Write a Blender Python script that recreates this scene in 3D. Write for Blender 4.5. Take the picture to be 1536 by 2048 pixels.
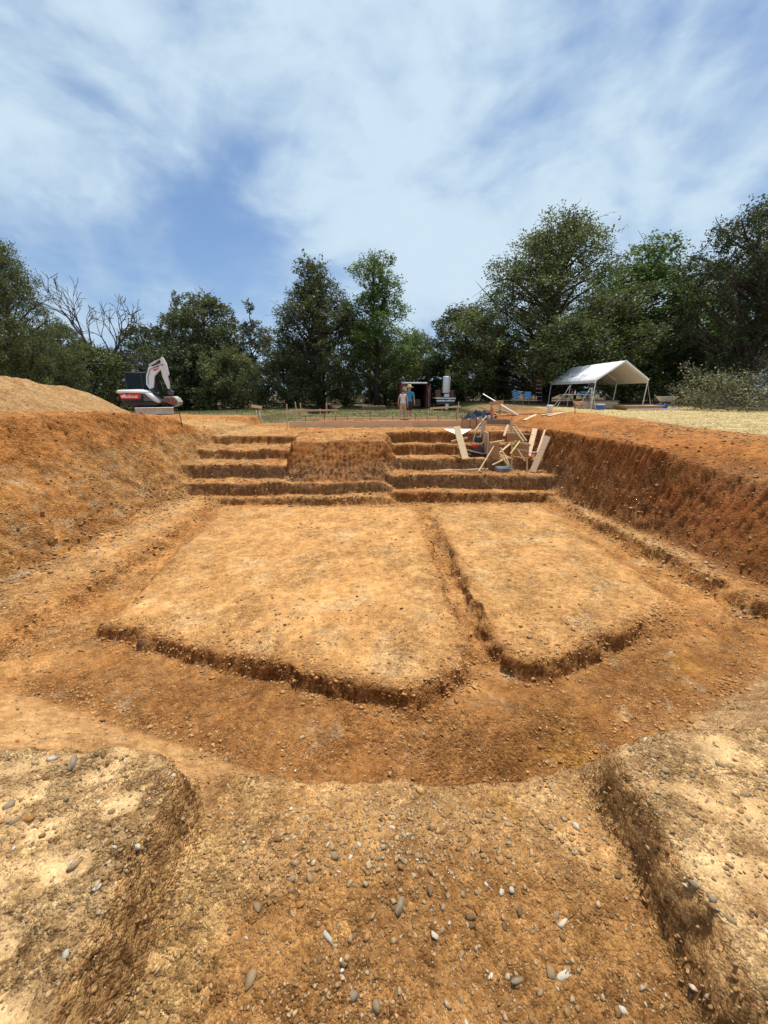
import bpy, bmesh, math, random
import numpy as np
from mathutils import Vector, Matrix
R = math.radians
scene = bpy.context.scene
for o in list(bpy.data.objects): bpy.data.objects.remove(o)
COL = scene.collection

# ------------------------------------------------------------------ camera, sky, sun, exposure
EYE = 1.26
PITCH = 17.265
cam = bpy.data.cameras.new('camera'); camo = bpy.data.objects.new('camera', cam); COL.objects.link(camo)
cam.sensor_fit = 'HORIZONTAL'; cam.angle = 2*math.atan(768/769.0)
cam.clip_start = 0.05; cam.clip_end = 3000
camo.location = (0, 0, EYE); camo.rotation_euler = (R(90-PITCH), 0, 0)
scene.camera = camo

SUN_DIR = Vector((0.14, 0.34, 0.93)).normalized()          # towards the sun
SUN_EL = math.asin(SUN_DIR.z); SUN_AZ = math.atan2(SUN_DIR.x, SUN_DIR.y)
sun = bpy.data.lights.new('sun', 'SUN'); suno = bpy.data.objects.new('sun', sun); COL.objects.link(suno)
sun.energy = 4.4; sun.angle = R(4.0); sun.color = (1.0, 0.95, 0.87)
suno.rotation_euler = (-SUN_DIR).to_track_quat('-Z', 'Y').to_euler(); suno.location = (20, 15, 60)

world = bpy.data.worlds.new('World'); scene.world = world; world.use_nodes = True
wn, wl = world.node_tree.nodes, world.node_tree.links
wn.clear()
def N(nt, typ, **kw):
    n = nt.nodes.new(typ)
    for k, v in kw.items():
        if k.startswith('i_'):
            key = k[2:]
            n.inputs[int(key) if key.isdigit() else key].default_value = v
        else: setattr(n, k, v)
    return n
wt = world.node_tree
sky = N(wt, 'ShaderNodeTexSky', sky_type='NISHITA', sun_disc=False)
sky.sun_elevation = SUN_EL; sky.sun_rotation = SUN_AZ; sky.altitude = 300; sky.air_density = 1.0; sky.dust_density = 0.6; sky.ozone_density = 3.0
tc = N(wt, 'ShaderNodeTexCoord')
sep = N(wt, 'ShaderNodeSeparateXYZ'); wl.new(tc.outputs['Generated'], sep.inputs[0])
def wm(op, a, b=None, c=None):
    m = N(wt, 'ShaderNodeMath', operation=op)
    for i, q in enumerate((a, b, c)):
        if q is None: continue
        if isinstance(q, (int, float)): m.inputs[i].default_value = q
        else: wl.new(q, m.inputs[i])
    return m.outputs[0]
zz = wm('ADD', wm('MAXIMUM', sep.outputs[2], 0.0), 0.75)
px = wm('DIVIDE', sep.outputs[0], zz); py = wm('DIVIDE', sep.outputs[1], zz)
comb = N(wt, 'ShaderNodeCombineXYZ'); wl.new(px, comb.inputs[0]); wl.new(py, comb.inputs[1])
def cloud(rot, scl, loc, scale, detail, rough, dist):
    mp = N(wt, 'ShaderNodeMapping'); mp.inputs['Rotation'].default_value = (0, 0, R(rot)); mp.inputs['Scale'].default_value = scl; mp.inputs['Location'].default_value = loc
    wl.new(tc.outputs['Generated'], mp.inputs[0])
    n = N(wt, 'ShaderNodeTexNoise', noise_dimensions='3D'); n.inputs['Scale'].default_value = scale; n.inputs['Detail'].default_value = detail
    n.inputs['Roughness'].default_value = rough; n.inputs['Distortion'].default_value = dist
    wl.new(mp.outputs[0], n.inputs['Vector']); return n.outputs['Fac']
CL_OFF = (1.7, 0.35, 0.0)
c1 = cloud(0, (1, 1.0, 1.35), CL_OFF, 1.9, 6, 0.5, 0.5)           # big masses
c2 = cloud(0, (1.3, 0.8, 2.0), (3.1, 0.2, 2.0), 3.0, 9, 0.52, 0.6)       # wind-drawn fibres
c3 = cloud(20, (1.0, 1.0, 2.4), (0.3, 5.2, 4.0), 7.0, 9, 0.56, 0.5)
mix = wm('ADD', wm('ADD', wm('MULTIPLY', c1, 0.62), wm('MULTIPLY', c2, 0.32)), wm('MULTIPLY', c3, 0.12))
ramp = N(wt, 'ShaderNodeValToRGB'); wl.new(mix, ramp.inputs[0])
ramp.color_ramp.interpolation = 'EASE'
e = ramp.color_ramp.elements
e[0].position = 0.40; e[0].color = (0.20, 0.20, 0.20, 1); e[1].position = 0.615; e[1].color = (1, 1, 1, 1)
lowhaze = wm('POWER', wm('SUBTRACT', 1.0, wm('MAXIMUM', sep.outputs[2], 0.0)), 4.5)
mask = wm('MINIMUM', wm('ADD', ramp.outputs[0], wm('MULTIPLY', lowhaze, 0.62)), 1.0)
thick = N(wt, 'ShaderNodeMixRGB'); thick.inputs[1].default_value = (2.9, 4.2, 6.2, 1); thick.inputs[2].default_value = (5.3, 6.6, 7.7, 1)
wl.new(ramp.outputs[0], thick.inputs[0])
skytint = N(wt, 'ShaderNodeMixRGB', blend_type='MULTIPLY'); skytint.inputs[0].default_value = 1; skytint.inputs[2].default_value = (0.60, 0.79, 0.97, 1)
wl.new(sky.outputs[0], skytint.inputs[1])
skymix = N(wt, 'ShaderNodeMixRGB'); wl.new(mask, skymix.inputs[0]); wl.new(skytint.outputs[0], skymix.inputs[1]); wl.new(thick.outputs[0], skymix.inputs[2])
bg = N(wt, 'ShaderNodeBackground'); bg.inputs[1].default_value = 0.102; wl.new(skymix.outputs[0], bg.inputs[0])
wo = N(wt, 'ShaderNodeOutputWorld'); wl.new(bg.outputs[0], wo.inputs[0])

scene.render.engine = 'CYCLES'
scene.view_settings.view_transform = 'Standard'; scene.view_settings.look = 'None'
scene.view_settings.gamma = 1.0; scene.view_settings.exposure = 0.22
scene.view_settings.use_curve_mapping = False
scene.cycles.max_bounces = 6; scene.cycles.transparent_max_bounces = 8

# a pixel of the 1536 x 2048 photograph to a point at a stated distance (Y) or height (Z)
_s, _c = math.sin(R(PITCH)), math.cos(R(PITCH))
def ray(u, v):
    a = (u-768)/769.0; b = (1024-v)/769.0
    return a, _c+b*_s, -_s+b*_c
def atY(u, v, y):
    a, b, k = ray(u, v); t = y/b; return Vector((a*t, y, EYE+k*t))
def atZ(u, v, z):
    a, b, k = ray(u, v); t = (z-EYE)/k; return Vector((a*t, b*t, z))

# ------------------------------------------------------------------ noise
_rng = np.random.RandomState(11)
_perm = _rng.permutation(256).astype(np.int32); _perm = np.concatenate([_perm, _perm, _perm])
_g3 = _rng.normal(size=(256, 3)); _g3 /= np.linalg.norm(_g3, axis=1)[:, None]; _g3 = _g3.astype(np.float32)
def pnoise(x, y, z=0.0):
    x = np.asarray(x, np.float32); y = np.asarray(y, np.float32); z = np.asarray(z, np.float32)+np.zeros_like(x)
    xi = np.floor(x).astype(np.int32); yi = np.floor(y).astype(np.int32); zi = np.floor(z).astype(np.int32)
    xf = x-xi; yf = y-yi; zf = z-zi
    xi &= 255; yi &= 255; zi &= 255
    u = xf*xf*xf*(xf*(xf*6-15)+10); v = yf*yf*yf*(yf*(yf*6-15)+10); w = zf*zf*zf*(zf*(zf*6-15)+10)
    def g(dx, dy, dz):
        h = _perm[_perm[_perm[xi+dx]+yi+dy]+zi+dz]; q = _g3[h]
        return q[..., 0]*(xf-dx)+q[..., 1]*(yf-dy)+q[..., 2]*(zf-dz)
    def lp(a, b, t): return a+t*(b-a)
    return lp(lp(lp(g(0,0,0), g(1,0,0), u), lp(g(0,1,0), g(1,1,0), u), v),
              lp(lp(g(0,0,1), g(1,0,1), u), lp(g(0,1,1), g(1,1,1), u), v), w)*1.5
def fbm(x, y, z=0.0, f=1.0, o=4, g=0.5):
    s = 0; a = 1.0; t = 0
    for i in range(o):
        s = s+a*pnoise(np.asarray(x)*f+i*17.3, np.asarray(y)*f+i*9.1, np.asarray(z)*f+i*5.7); t += a; a *= g; f *= 2.03
    return s/t
def S(a, b, x):
    t = np.clip((x-a)/(b-a), 0, 1); return t*t*(3-2*t)

# ------------------------------------------------------------------ the shape of the ground
F = -2.05
ISL1 = [(-4.2, 5.0), (0.10, 3.62), (0.50, 3.72), (1.10, 4.15), (0.98, 11.25), (-4.85, 11.25)]
ISL2 = [(1.56, 4.45), (1.68, 4.14), (2.08, 4.10), (4.85, 5.55), (4.80, 11.45), (1.32, 11.15)]
def sdf(poly, x, y):
    d = np.full(np.shape(x), 1e9, np.float64); ins = np.zeros(np.shape(x), bool); n = len(poly)
    for i in range(n):
        ax, ay = poly[i]; bx, by = poly[(i+1) % n]; ex, ey = bx-ax, by-ay
        t = np.clip(((x-ax)*ex+(y-ay)*ey)/(ex*ex+ey*ey), 0, 1)
        d = np.minimum(d, np.hypot(x-ax-t*ex, y-ay-t*ey))
        c = ((ay > y) != (by > y)) & (x < (bx-ax)*(y-ay)/((by-ay) if by != ay else 1e-9)+ax)
        ins ^= c
    return np.where(ins, -d, d)
STEP_L = [(11.60, -1.92), (12.03, -1.54), (12.92, -1.10), (14.29, -0.78), (16.1, -0.46)]
STEP_R = [(11.95, -1.82), (12.52, -1.38), (13.55, -1.00), (14.55, -0.62), (15.35, -0.20)]
def steps(lst, y, base, wr=0.15):
    z = np.full(np.shape(y), base); p = base
    for (yy, zz_) in lst:
        z = z+(zz_-p)*S(yy-0.02, yy+wr, y); p = zz_
    return z
def upper(x, y):
    g = 0.25*S(6.3, 9, x)*(1-0.0*y)
    g = g+0.72*S(-6.3, -8.4, x)*(1-S(11, 19.5, y))*S(2.5, 7, y)
    lw = np.clip(0.16+0.035*(x+0.9), -0.75, 0.62)
    g = g*(1-S(24, 37, y)*S(9, 2, x)) + lw*S(23, 38, y)*(1-0.5*S(8, 12, x))
    g = g-0.12*S(2.4, 1.4, y)
    cut = S(-10.5, -5.2, x)*S(7.3, 5.6, x)*S(14.6, 16.0, y)*(1-S(20.95+0.25*fbm(x, y, 0, 0.9, 3), 21.5+0.25*fbm(x, y, 0, 0.9, 3), y))
    g = g*(1-cut)+(-0.42+0.18*S(19, 16, y)*S(-1, 1.5, x))*cut
    return g
def yfront(x): return np.maximum(3.05-0.325*(x+1.71), 2.82+0.49*(x-1.97))
def height(x, y):
    wob = fbm(x, y, 0, 0.8, 3)*0.22; rag = fbm(x, y, 3.3, 1.7, 3, 0.5)*0.34
    # pit floor with its footing trenches
    T = -2.25+0.11*S(7, 11, y)-0.34*np.exp(-(((x-0.75)/1.2)**2+((y-2.7)/0.6)**2))
    z = T+0.0*x
    i1 = sdf(ISL1, x, y)+rag*0.75; i2 = sdf(ISL2, x, y)+rag*0.75
    soft1 = 0.10+0.08*S(0.6, 1.2, x)+0.35*S(8, 11.5, y)*S(-3, -4.5, x)+0.25*S(6, 9, y)*S(-3, -4.5, x)
    top = F+0.02*fbm(x, y, 8, 0.7, 3)
    k1 = S(soft1, -soft1*0.6, i1); z = z*(1-k1)+top*k1
    soft2 = 0.12+0.45*S(3.6, 4.8, x)
    k2 = S(soft2, -soft2*0.5, i2); z = z*(1-k2)+(top+0.03)*k2
    # benches along both sides
    bl = -5.15-0.10*S(8, 4, y)-x+rag*0.8
    z = z+(-2.0+0.10*S(0.2, 1.2, bl)-z)*S(-0.05, 0.20, bl)
    br = x-(5.25+0.14*(11.4-y))+rag*0.8
    z = z+(-1.93+0.05*S(0.2, 1.0, br)-z)*S(-0.05, 0.20, br)
    # left wall: a raw batter
    xl = -6.35-0.05*(13-y)+0.3*fbm(x*0+3, y, 0, 0.45, 2)
    dl = xl-x+0.30*fbm(x*0.6, y, 1, 0.55, 3)
    wl_ = -1.9+2.95*np.clip(dl/(2.15+0.55*S(12, 7, y)), -1, 2)
    wl_ = wl_+0.18*np.exp(-((dl-0.75)/0.35)**2)*S(11, 7, y)
    # right wall: steep, rolling over at the top
    xr = 5.45+0.16*(13-y)*S(18, 12, y)
    dr = x-xr+0.16*fbm(x*0.4, y, 5, 0.6, 3)
    st = S(11.0, 7.0, y)
    hi = -1.95+2.05*np.clip(dr/(0.62+0.35*st), -1, 1)*(1-0.28*st)+(0.30+0.62*st)*S(0.5, 2.5+0.7*st, dr)
    hi = np.where(dr < -0.2, -9, hi)
    # far wall: cut in steps, an uncut block between them
    yb = y+0.18*fbm(x, y*0.3, 9, 0.6, 2)+rag*0.18
    zl = steps(STEP_L, yb-0.0, -9); zl = np.where(zl < -2.5, -9, zl)
    sl = steps([(11.60, -1.92), (12.03, -1.54), (12.92, -1.10), (14.29, -0.78), (16.1, -0.46)], yb, T)
    sr = steps([(11.95, -1.82), (12.52, -1.38), (13.55, -1.00), (14.55, -0.62), (15.35, -0.20)], yb-0.03*x*0, T)
    sc = steps([(11.65, -1.90), (12.10, -1.55)], yb, T)+1.20*np.clip((yb-12.48)/0.95, 0, 1)**0.95+0.18*S(13.4, 15.5, yb)
    kc = S(-3.35, -3.05, x+0.05*(y-12.5)+rag*0.7)
    kr = S(-0.12, 0.42, x+rag*0.8)
    zb = sl*(1-kc)+sc*kc; zb = zb*(1-kr)+sr*kr
    zb = zb+0.09*fbm(x, y, 12, 1.1, 3)*(yb > 12)
    zb = np.where(yb < 11.3, -9, zb)
    # near bank
    yf = yfront(x)+wob*0.22
    df = yf-y
    run = np.maximum(yf-1.16+0.06*fbm(x, y, 2, 4, 3), 0.3)
    t = np.clip(df/run, 0, 1)
    left = T+(0-T)*(0.62*t+0.38*t**3.0)
    right = T+(0-T)*(0.40*t+0.60*S(0, 1, t)**1.0)
    kx = S(0.3, 1.3, x)
    fr = left*(1-kx)+right*kx
    fr = np.where(df < 0, -9, fr)
    # the ramp the photographer stands in
    lip = 1.37+0.34*(np.abs(x-0.22)/0.8)**2+0.05*fbm(x, y, 4, 5, 3)
    rz = -0.33-0.10*S(0.9, 1.4, y)-0.05*np.cos(np.clip(x/0.8, -1, 1)*1.5)-2.9*np.clip(y-lip, 0, 2)*S(-0.05, 0.35, y-lip)*0.75
    side_l = S(-0.83, -0.69, x+0.04*fbm(x, y, 6, 4, 3)+0.12*S(1.0, 1.35, y)); side_r = S(0.99, 0.86, x+0.04*fbm(x, y, 7, 4, 3)-0.05*S(1.0, 1.3, y)+0.03)
    kk = side_l*side_r*S(2.6, 2.2, y)
    fr = np.where(df < 0, fr, fr*(1-kk)+np.minimum(fr, np.maximum(rz, T))*kk)
    z = np.maximum(np.maximum(np.maximum(z, wl_), np.maximum(hi, zb)), fr)
    g = upper(x, y)
    d = g-z                                   # soft minimum at the rim
    h = np.clip(0.5+0.5*d/0.16, 0, 1)
    return g*(1-h)+z*h-0.16*0.5*h*(1-h)

def axis(segs, q):
    out = []
    for a, b, s0, s1 in segs:
        p = a; 
        while p < b-1e-6:
            out.append(p); f_ = (p-a)/(b-a); p += (s0+(s1-s0)*f_)*q
    out.append(segs[-1][1]); return np.array(out)
Q = 1.34
half = [(0, 1.5, .011, .012), (1.5, 5.0, .012, .034), (5.0, 8.6, .030, .036), (8.6, 16, .04, .22), (16, 60, .3, 3), (60, 700, 4, 90)]
hx = axis(half, Q); GX = np.concatenate([-hx[:0:-1], hx])
GY = axis([(-6, 0.35, .5, .03), (0.35, 1.9, .009, .010), (1.9, 5.6, .013, .026), (5.6, 11.3, .03, .036), (11.3, 16.6, .022, .034), (16.6, 22, .036, .05), (22, 45, .08, .5), (45, 900, .7, 90)], Q)
X, Y = np.meshgrid(GX, GY)
Z = height(X, Y)
def normals(X, Y, Z):
    zy, zx = np.gradient(Z, GY, GX); n = np.stack([-zx, -zy, np.ones_like(Z)], -1)
    return n/np.linalg.norm(n, axis=-1)[..., None]
NRM = normals(X, Y, Z)
steep = np.clip((1-NRM[..., 2])*1.6, 0, 1)
near = (X > -16) & (X < 16) & (Y < 30)
pitk = S(-0.02, -0.25, Z)
# raw relief: rubble, flaking ledges, tooth marks of the bucket
d1 = fbm(X, Y, Z, 1.3, 3)*0.05
lump = S(-5.6, -6.6, X)*(Y < 18)
d2 = fbm(X, Y, Z, 4.5, 4, 0.62)*(0.018+0.085*steep+.04*lump)+fbm(X*1.4, Y*.9, Z*2.2, 1.7, 3, .6)*.07*lump
ledge = fbm(X*2.2+Z*1.5, Y*2.2, Z*13+X*1.2, 1.0, 3, 0.6)
d3 = ledge*0.065*steep
teeth = pnoise(X*0.35+Y*6.5, X*6.5*(steep > .25)+Z*0.5, Z*0.6)*0.018*steep*S(-1.75, -1.5, Z)*(S(5.2, 6, X)+S(11.8, 12.4, Y)*S(-6, -5, X))
ribs = np.sin(X*2*math.pi/.15+5.0*fbm(X, Y, Z, 1.2, 3)+.8*np.floor(Z/.4))*.016*S(.25, .5, steep)*S(11.9, 12.2, Y)*S(-6, -5.4, X)*S(5.6, 5.2, X)*S(-.35, .15, fbm(X, Y, Z, .8, 2))
ribr = np.sin(Y*2*math.pi/.16+2.2*fbm(X, Y, Z, 1.2, 2))*.020*S(.3, .55, steep)*S(5.2, 5.8, X)*S(3, 5, Y)*S(-1.7, -1.2, Z)*S(-.3, .2, fbm(X, Y, Z+4, .7, 2))
rough = fbm(X, Y, Z, 17, 3, 0.65)
rub = np.abs(pnoise(X*26, Y*26, Z*26))
gravel = S(-0.25, 0.35, fbm(X, Y, 20, 1.1, 3))
smoothz = S(0.0, 0.35, fbm(X, Y, 31, 1.7, 3))*(1-steep)             # compacted smooth patches
d4 = rough*(0.008+0.026*steep)*(1-0.7*smoothz)
d5 = (rub-0.25)*0.022*gravel*(1-0.8*smoothz)*np.where(Y < 6, 1, 1.7)
nearf = 0.16+0.84*S(1.5, 2.6, Y)
def imprints(cx, cy, ang, test):
    # pads of a rubber track pressed into the bank: staggered smooth lozenges
    ca, sa = math.cos(ang), math.sin(ang); a = (X-cx)*ca+(Y-cy)*sa+.012*fbm(X, Y, 8, 6, 2); b = -(X-cx)*sa+(Y-cy)*ca+.012*fbm(X, Y, 9, 6, 2)
    jb = np.floor(b/.155); fb = np.abs(b/.155-jb-.5)*.155; aa = a+.11*(jb % 2); ja = np.floor(aa/.22); fa = np.abs(aa/.22-ja-.5)*.22
    return S(.078, .050, fa)*S(.052, .030, fb)*test*S(-.35, .0, fbm(X, Y, 91, 1.6, 2))
imp = imprints(-1.2, .8, .35, S(-.80, -.88, X)*S(1.3, 1.12, Y))+imprints(1.5, .9, -.9, S(0.98, 1.06, X)*S(1.5, 1.2, Y))
disp = ((d1*0.45*np.where(Y < 1.8, 0.45, 1)+d2+d3+teeth+ribs+ribr)*nearf+d4+d5*(1-.8*imp)-.016*imp)*1.0
lawnk = S(22.6, 23.6, Y+0.5*fbm(X, Y, 3, 0.5, 2)-0.28*np.clip(-X-9, 0, 8))*(1-S(5.5, 8.5, X)*S(33, 29, Y))
isl0 = np.maximum(S(-.05, -0.3, sdf(ISL1, X, Y)), S(-.05, -0.3, sdf(ISL2, X, Y)))
disp = disp*(1-0.55*isl0)*(1-0.8*lawnk)*np.where(near, 1, 0.4)
# cleat marks pressed by the tracks
def cleats(cx, cy, ang, L, W, pitch, amp):
    ca, sa = math.cos(ang), math.sin(ang); a = (X-cx)*ca+(Y-cy)*sa; b = -(X-cx)*sa+(Y-cy)*ca
    m = S(L, L*0.8, np.abs(a))*S(W, W*0.85, np.abs(b))*S(-0.4, 0.2, fbm(X, Y, 44, 1.3, 2))
    return amp*m*np.sin(a*2*math.pi/pitch)
disp = disp+(cleats(3.4, 9.0, 1.45, 1.7, .22, .16, .012)+cleats(2.3, 8.4, 1.5, 2.2, .2, .16, .010)+cleats(-2.3, 9.4, 1.2, 1.6, .22, .16, .012)+cleats(-0.8, 8.0, 1.8, 1.9, .2, .17, .010)+cleats(-3.3, 7.4, 1.3, 1.9, .2, .17, .009)+cleats(-1.6, 6.2, .4, 2.0, .2, .17, .008)+cleats(-6.6, 18.0, .1, 3, .25, .17, .010))*(1-steep)
PX_ = X+NRM[..., 0]*disp; PY_ = Y+NRM[..., 1]*disp; PZ_ = Z+NRM[..., 2]*disp
NRM2 = normals(X, Y, PZ_)

def ground(x, y):
    """height of the finished surface at (x, y), scalars or arrays"""
    i = np.clip(np.searchsorted(GX, x)-1, 0, len(GX)-2); j = np.clip(np.searchsorted(GY, y)-1, 0, len(GY)-2)
    fx = (x-GX[i])/(GX[i+1]-GX[i]); fy = (y-GY[j])/(GY[j+1]-GY[j])
    return (PZ_[j, i]*(1-fx)*(1-fy)+PZ_[j, i+1]*fx*(1-fy)+PZ_[j+1, i]*(1-fx)*fy+PZ_[j+1, i+1]*fx*fy)
def gz(x, y): return float(ground(float(x), float(y)))
def hit(u, v):
    a, b, k = ray(u, v); t = 0.5
    while t < 90:
        if EYE+k*t < gz(a*t, b*t):
            lo, hi_ = t-0.02*max(1, t*.5), t
            for _ in range(14):
                m = (lo+hi_)/2
                if EYE+k*m < gz(a*m, b*m): hi_ = m
                else: lo = m
            return Vector((a*hi_, b*hi_, gz(a*hi_, b*hi_)))
        t += 0.02*max(1, t*.5)
    return None

# ------------------------------------------------------------------ what the ground is made of
def col(*c): return np.array(c, np.float64)
TAN, ORANGE, RED, PALE = col(.56, .345, .155), col(.46, .215, .066), col(.275, .088, .027), col(.62, .495, .32)
GREY, BROWN, OCHRE, CREAM = col(.43, .345, .235), col(.275, .135, .048), col(.52, .29, .07), col(.68, .50, .275)
def mixc(c, d, k): return c*(1-k[..., None])+d*k[..., None]
n1 = fbm(X, Y, Z, 0.55, 4); n2 = fbm(X+40, Y, Z, 1.7, 4); n3 = fbm(X, Y+70, Z, 5.5, 3, 0.6); n4 = fbm(X+9, Y-20, Z*2.5, 2.6, 4, 0.6)
C = np.zeros(X.shape+(3,))+TAN
C = mixc(C, ORANGE, S(-0.15, 0.45, n1)*0.55)
C = mixc(C, PALE, S(0.10, 0.5, n2)*0.55)
# island tops are pale and dry, trenches browner, front hollow shaded by colour
isl = np.maximum(S(0.1, -0.3, sdf(ISL1, X, Y)), S(0.1, -0.3, sdf(ISL2, X, Y)))
infl = S(-1.95, -2.02, Z)*(Y > 2.2)*(Y < 12)
C = mixc(C, col(.57, .325, .13), isl*0.7); C = mixc(C, CREAM*0.95, isl*S(0.0, 0.5, n2)*0.4)
C = mixc(C, GREY*1.2, isl*S(0.18, 0.5, n4)*0.35)
C = mixc(C, ORANGE*1.0, infl*(1-isl)*(0.42+0.45*S(-.2, .3, n2)))
C = mixc(C, BROWN*1.05, np.exp(-(((X-0.7)/1.5)**2+((Y-2.75)/0.65)**2))*.6*(Z < -1)); C = mixc(C, BROWN*1.1, infl*(1-isl)*S(6.0, 4.2, Y)*(0.48+0.4*S(-.3, .3, n1))*S(-5.0, -3.6, X))  # first mix paints the hollow's shade in brown, second browns the near trench
C = mixc(C, OCHRE*0.9, infl*(1-isl)*S(0.25, 0.5, n1)*0.5)
C = mixc(C, GREY*1.1, infl*(1-isl)*S(0.2, 0.45, n4)*0.5)
# left wall: mixed brown soil, grey rock in lenses, pale streak
lw_ = S(-5.9, -6.6, X)*(Y < 20)
C = mixc(C, col(.50, .275, .105), lw_*0.75); C = mixc(C, ORANGE, lw_*S(-.2, .3, n1)*0.65); C = mixc(C, BROWN*1.05, lw_*S(0.0, 0.4, n2)*0.55)
C = mixc(C, GREY*0.9, lw_*S(0.10, 0.32, n4)*0.7); C = mixc(C, BROWN*.8, lw_*S(0.1, 0.35, fbm(X, Y+3, Z*3+4, 1.9, 4, .6))*0.6); C = mixc(C, PALE, lw_*S(0.22, 0.5, fbm(X, Y, Z*1.5+9, 0.9, 3))*0.7)
# right wall: red clay above, grey-brown rock below
rw = S(5.3, 6.2, X-0.10*(13-Y))*S(2.8, 4, Y)*(Y < 20)*S(0.45, 0.0, Z-0.0)
C = mixc(C, RED*1.2, rw*0.85); C = mixc(C, ORANGE*0.8, rw*S(0, .5, n1)*0.6)
C = mixc(C, BROWN*1.0, rw*S(0.0, 0.4, n2)*0.5)
C = mixc(C, BROWN*0.95, rw*S(-0.75, -1.5, Z+0.7*n1)*0.5); C = mixc(C, TAN*0.75, rw*S(9.5, 7.0, Y)*S(-.9, -.2, Z)*0.6)
# far wall: orange clay over a grey shale band
bw = S(11.7, 12.2, Y)*S(-6.6, -6.0, X)*S(6.2, 5.6, X)*S(21.6, 21.2, Y)
C = mixc(C, col(.49, .205, .056), bw*0.75); C = mixc(C, RED*1.25, bw*S(-.1, .45, n1)*0.5)
C = mixc(C, BROWN*1.15, bw*steep*0.35)
blk = bw*S(-3.5, -3.0, X)*S(0.3, -0.1, X)*S(12.2, 12.5, Y)*S(14.2, 13.8, Y)
C = mixc(C, col(.38, .15, .042), blk*0.75); C = mixc(C, RED*1.2, blk*S(.0, .35, n2)*0.5); C = mixc(C, TAN*.9, blk*S(.15, .4, n4)*.5)
C = mixc(C, GREY*0.9, bw*steep*S(-0.85, -1.25, Z+0.35*n2)*S(-1.95, -1.6, Z)*0.5)
C = mixc(C, TAN*1.02, bw*(1-steep)*S(-.3, .2, n2)*0.6)
C = mixc(C, GREY, bw*steep*S(0.15, 0.4, n4)*0.4)
# ground of the rim
rim = S(-0.35, -0.05, Z)*(Y > 3)
C = mixc(C, col(.50, .215, .062), rim*0.65)
C = mixc(C, RED*1.3, S(20.7, 21.1, Y)*S(23.6, 22.2, Y)*S(-9, -6, X)*S(9, 7, X)*0.5)
C = mixc(C, col(.56, .37, .17), S(-12, -8, X)*S(-4.6, -6.5, X)*S(16, 17.5, Y)*S(21, 19.5, Y)*0.85)
# near plateaus and the ramp
plat = S(2.0, 1.2, Y)*S(-0.30, -0.17, Z)
C = mixc(C, col(.61, .415, .21), plat*0.9)
C = mixc(C, CREAM*0.85, plat*S(0.12, 0.4, fbm(X*1.2, Y*2.2, 60, 3.2, 2))*0.5)
C = mixc(C, col(.64, .46, .25), np.clip(plat*imp, 0, 1)*.8); C = mixc(C, GREY*1.05, plat*(1-np.clip(imp, 0, 1))*S(0.1, 0.35, fbm(X, Y, 66, 2.4, 4))*0.25); C = mixc(C, col(.46, .27, .115), plat*(1-np.clip(imp, 0, 1))*S(0.0, 0.35, fbm(X, Y, 72, 3.1, 4))*0.5)
rampk = S(-0.78, -0.60, X)*S(0.95, 0.78, X)*S(2.1, 1.6, Y)*S(-0.20, -0.28, Z)
C = mixc(C, col(.55, .325, .135), rampk*0.85)
C = mixc(C, col(.37, .19, .066), rampk*S(1.12, 0.98, Y+0.12*n2+0.35*np.abs(X-0.15)**1.5)*0.8)
C = mixc(C, col(.60, .40, .20), rampk*S(1.10, 1.2, Y)*S(1.45, 1.3, Y)*S(-.2, .3, n2)*0.5)
C = mixc(C, col(.55, .38, .17), S(-0.80, -0.68, X)*S(-0.45, -0.60, X)*S(1.5, 1.2, Y)*0.6*S(-.3, .1, n2))
C = mixc(C, col(.52, .30, .08), rampk*S(0.24, 0.48, fbm(X*1.6, Y, 81, 3.0, 4))*0.55)
wallk = S(0.35, 0.7, steep)*S(2.0, 1.4, Y)
C = mixc(C, col(.56, .34, .145), wallk*0.8); C = mixc(C, BROWN*1.2, wallk*S(.0, .4, fbm(X*9, Y*1.2, Z*9, 1.5, 3))*.5)
# sandy left bank, rocky right bank
bank = S(0.9, 1.3, Y)*S(0.05, 0.3, yfront(X)-Y)*S(-0.05, -0.35, Z)*(1-rampk)
C = mixc(C, col(.50, .305, .14), bank*S(0.5, -0.5, X)*0.85); C = mixc(C, col(.47, .325, .18), bank*S(0.6, 1.4, X)*0.85)
C = mixc(C, BROWN*1.15, bank*S(0.1, 0.4, n4)*0.6)
# straw mulch on the right, lawn, leaf litter under the trees
nb = fbm(X, Y, 5, 0.6, 4)
strawk = S(9.0, 9.9, X-0.10*(Y-9)*S(9, 16, Y)*1.0+0.7*nb+1.1*S(20, 24, Y))*S(30, 26, Y)
C = mixc(C, col(.62, .49, .235), strawk*0.95); C = mixc(C, col(.42, .33, .15), strawk*S(0, .4, fbm(X*2, Y*6, 2, 1.3, 3))*0.6)
C = mixc(C, col(.175, .165, .075), lawnk*0.95); C = mixc(C, col(.29, .235, .125), lawnk*S(-.15, .3, n1)*0.65)
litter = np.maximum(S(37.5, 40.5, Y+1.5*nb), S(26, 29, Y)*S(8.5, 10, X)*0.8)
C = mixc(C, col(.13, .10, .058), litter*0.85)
C = mixc(C, col(.22, .155, .08), S(22, 25, Y)*S(6, 9, X)*S(34, 29, Y)*0.75*(1-strawk))
C = np.where(((strawk < .3) & (lawnk < .3) & (Y < 23))[..., None], C*np.array([1.03, .965, .86]), C)
C *= (1+0.34*n3[..., None]); C = np.clip(C, 0.015, 0.85)
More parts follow.
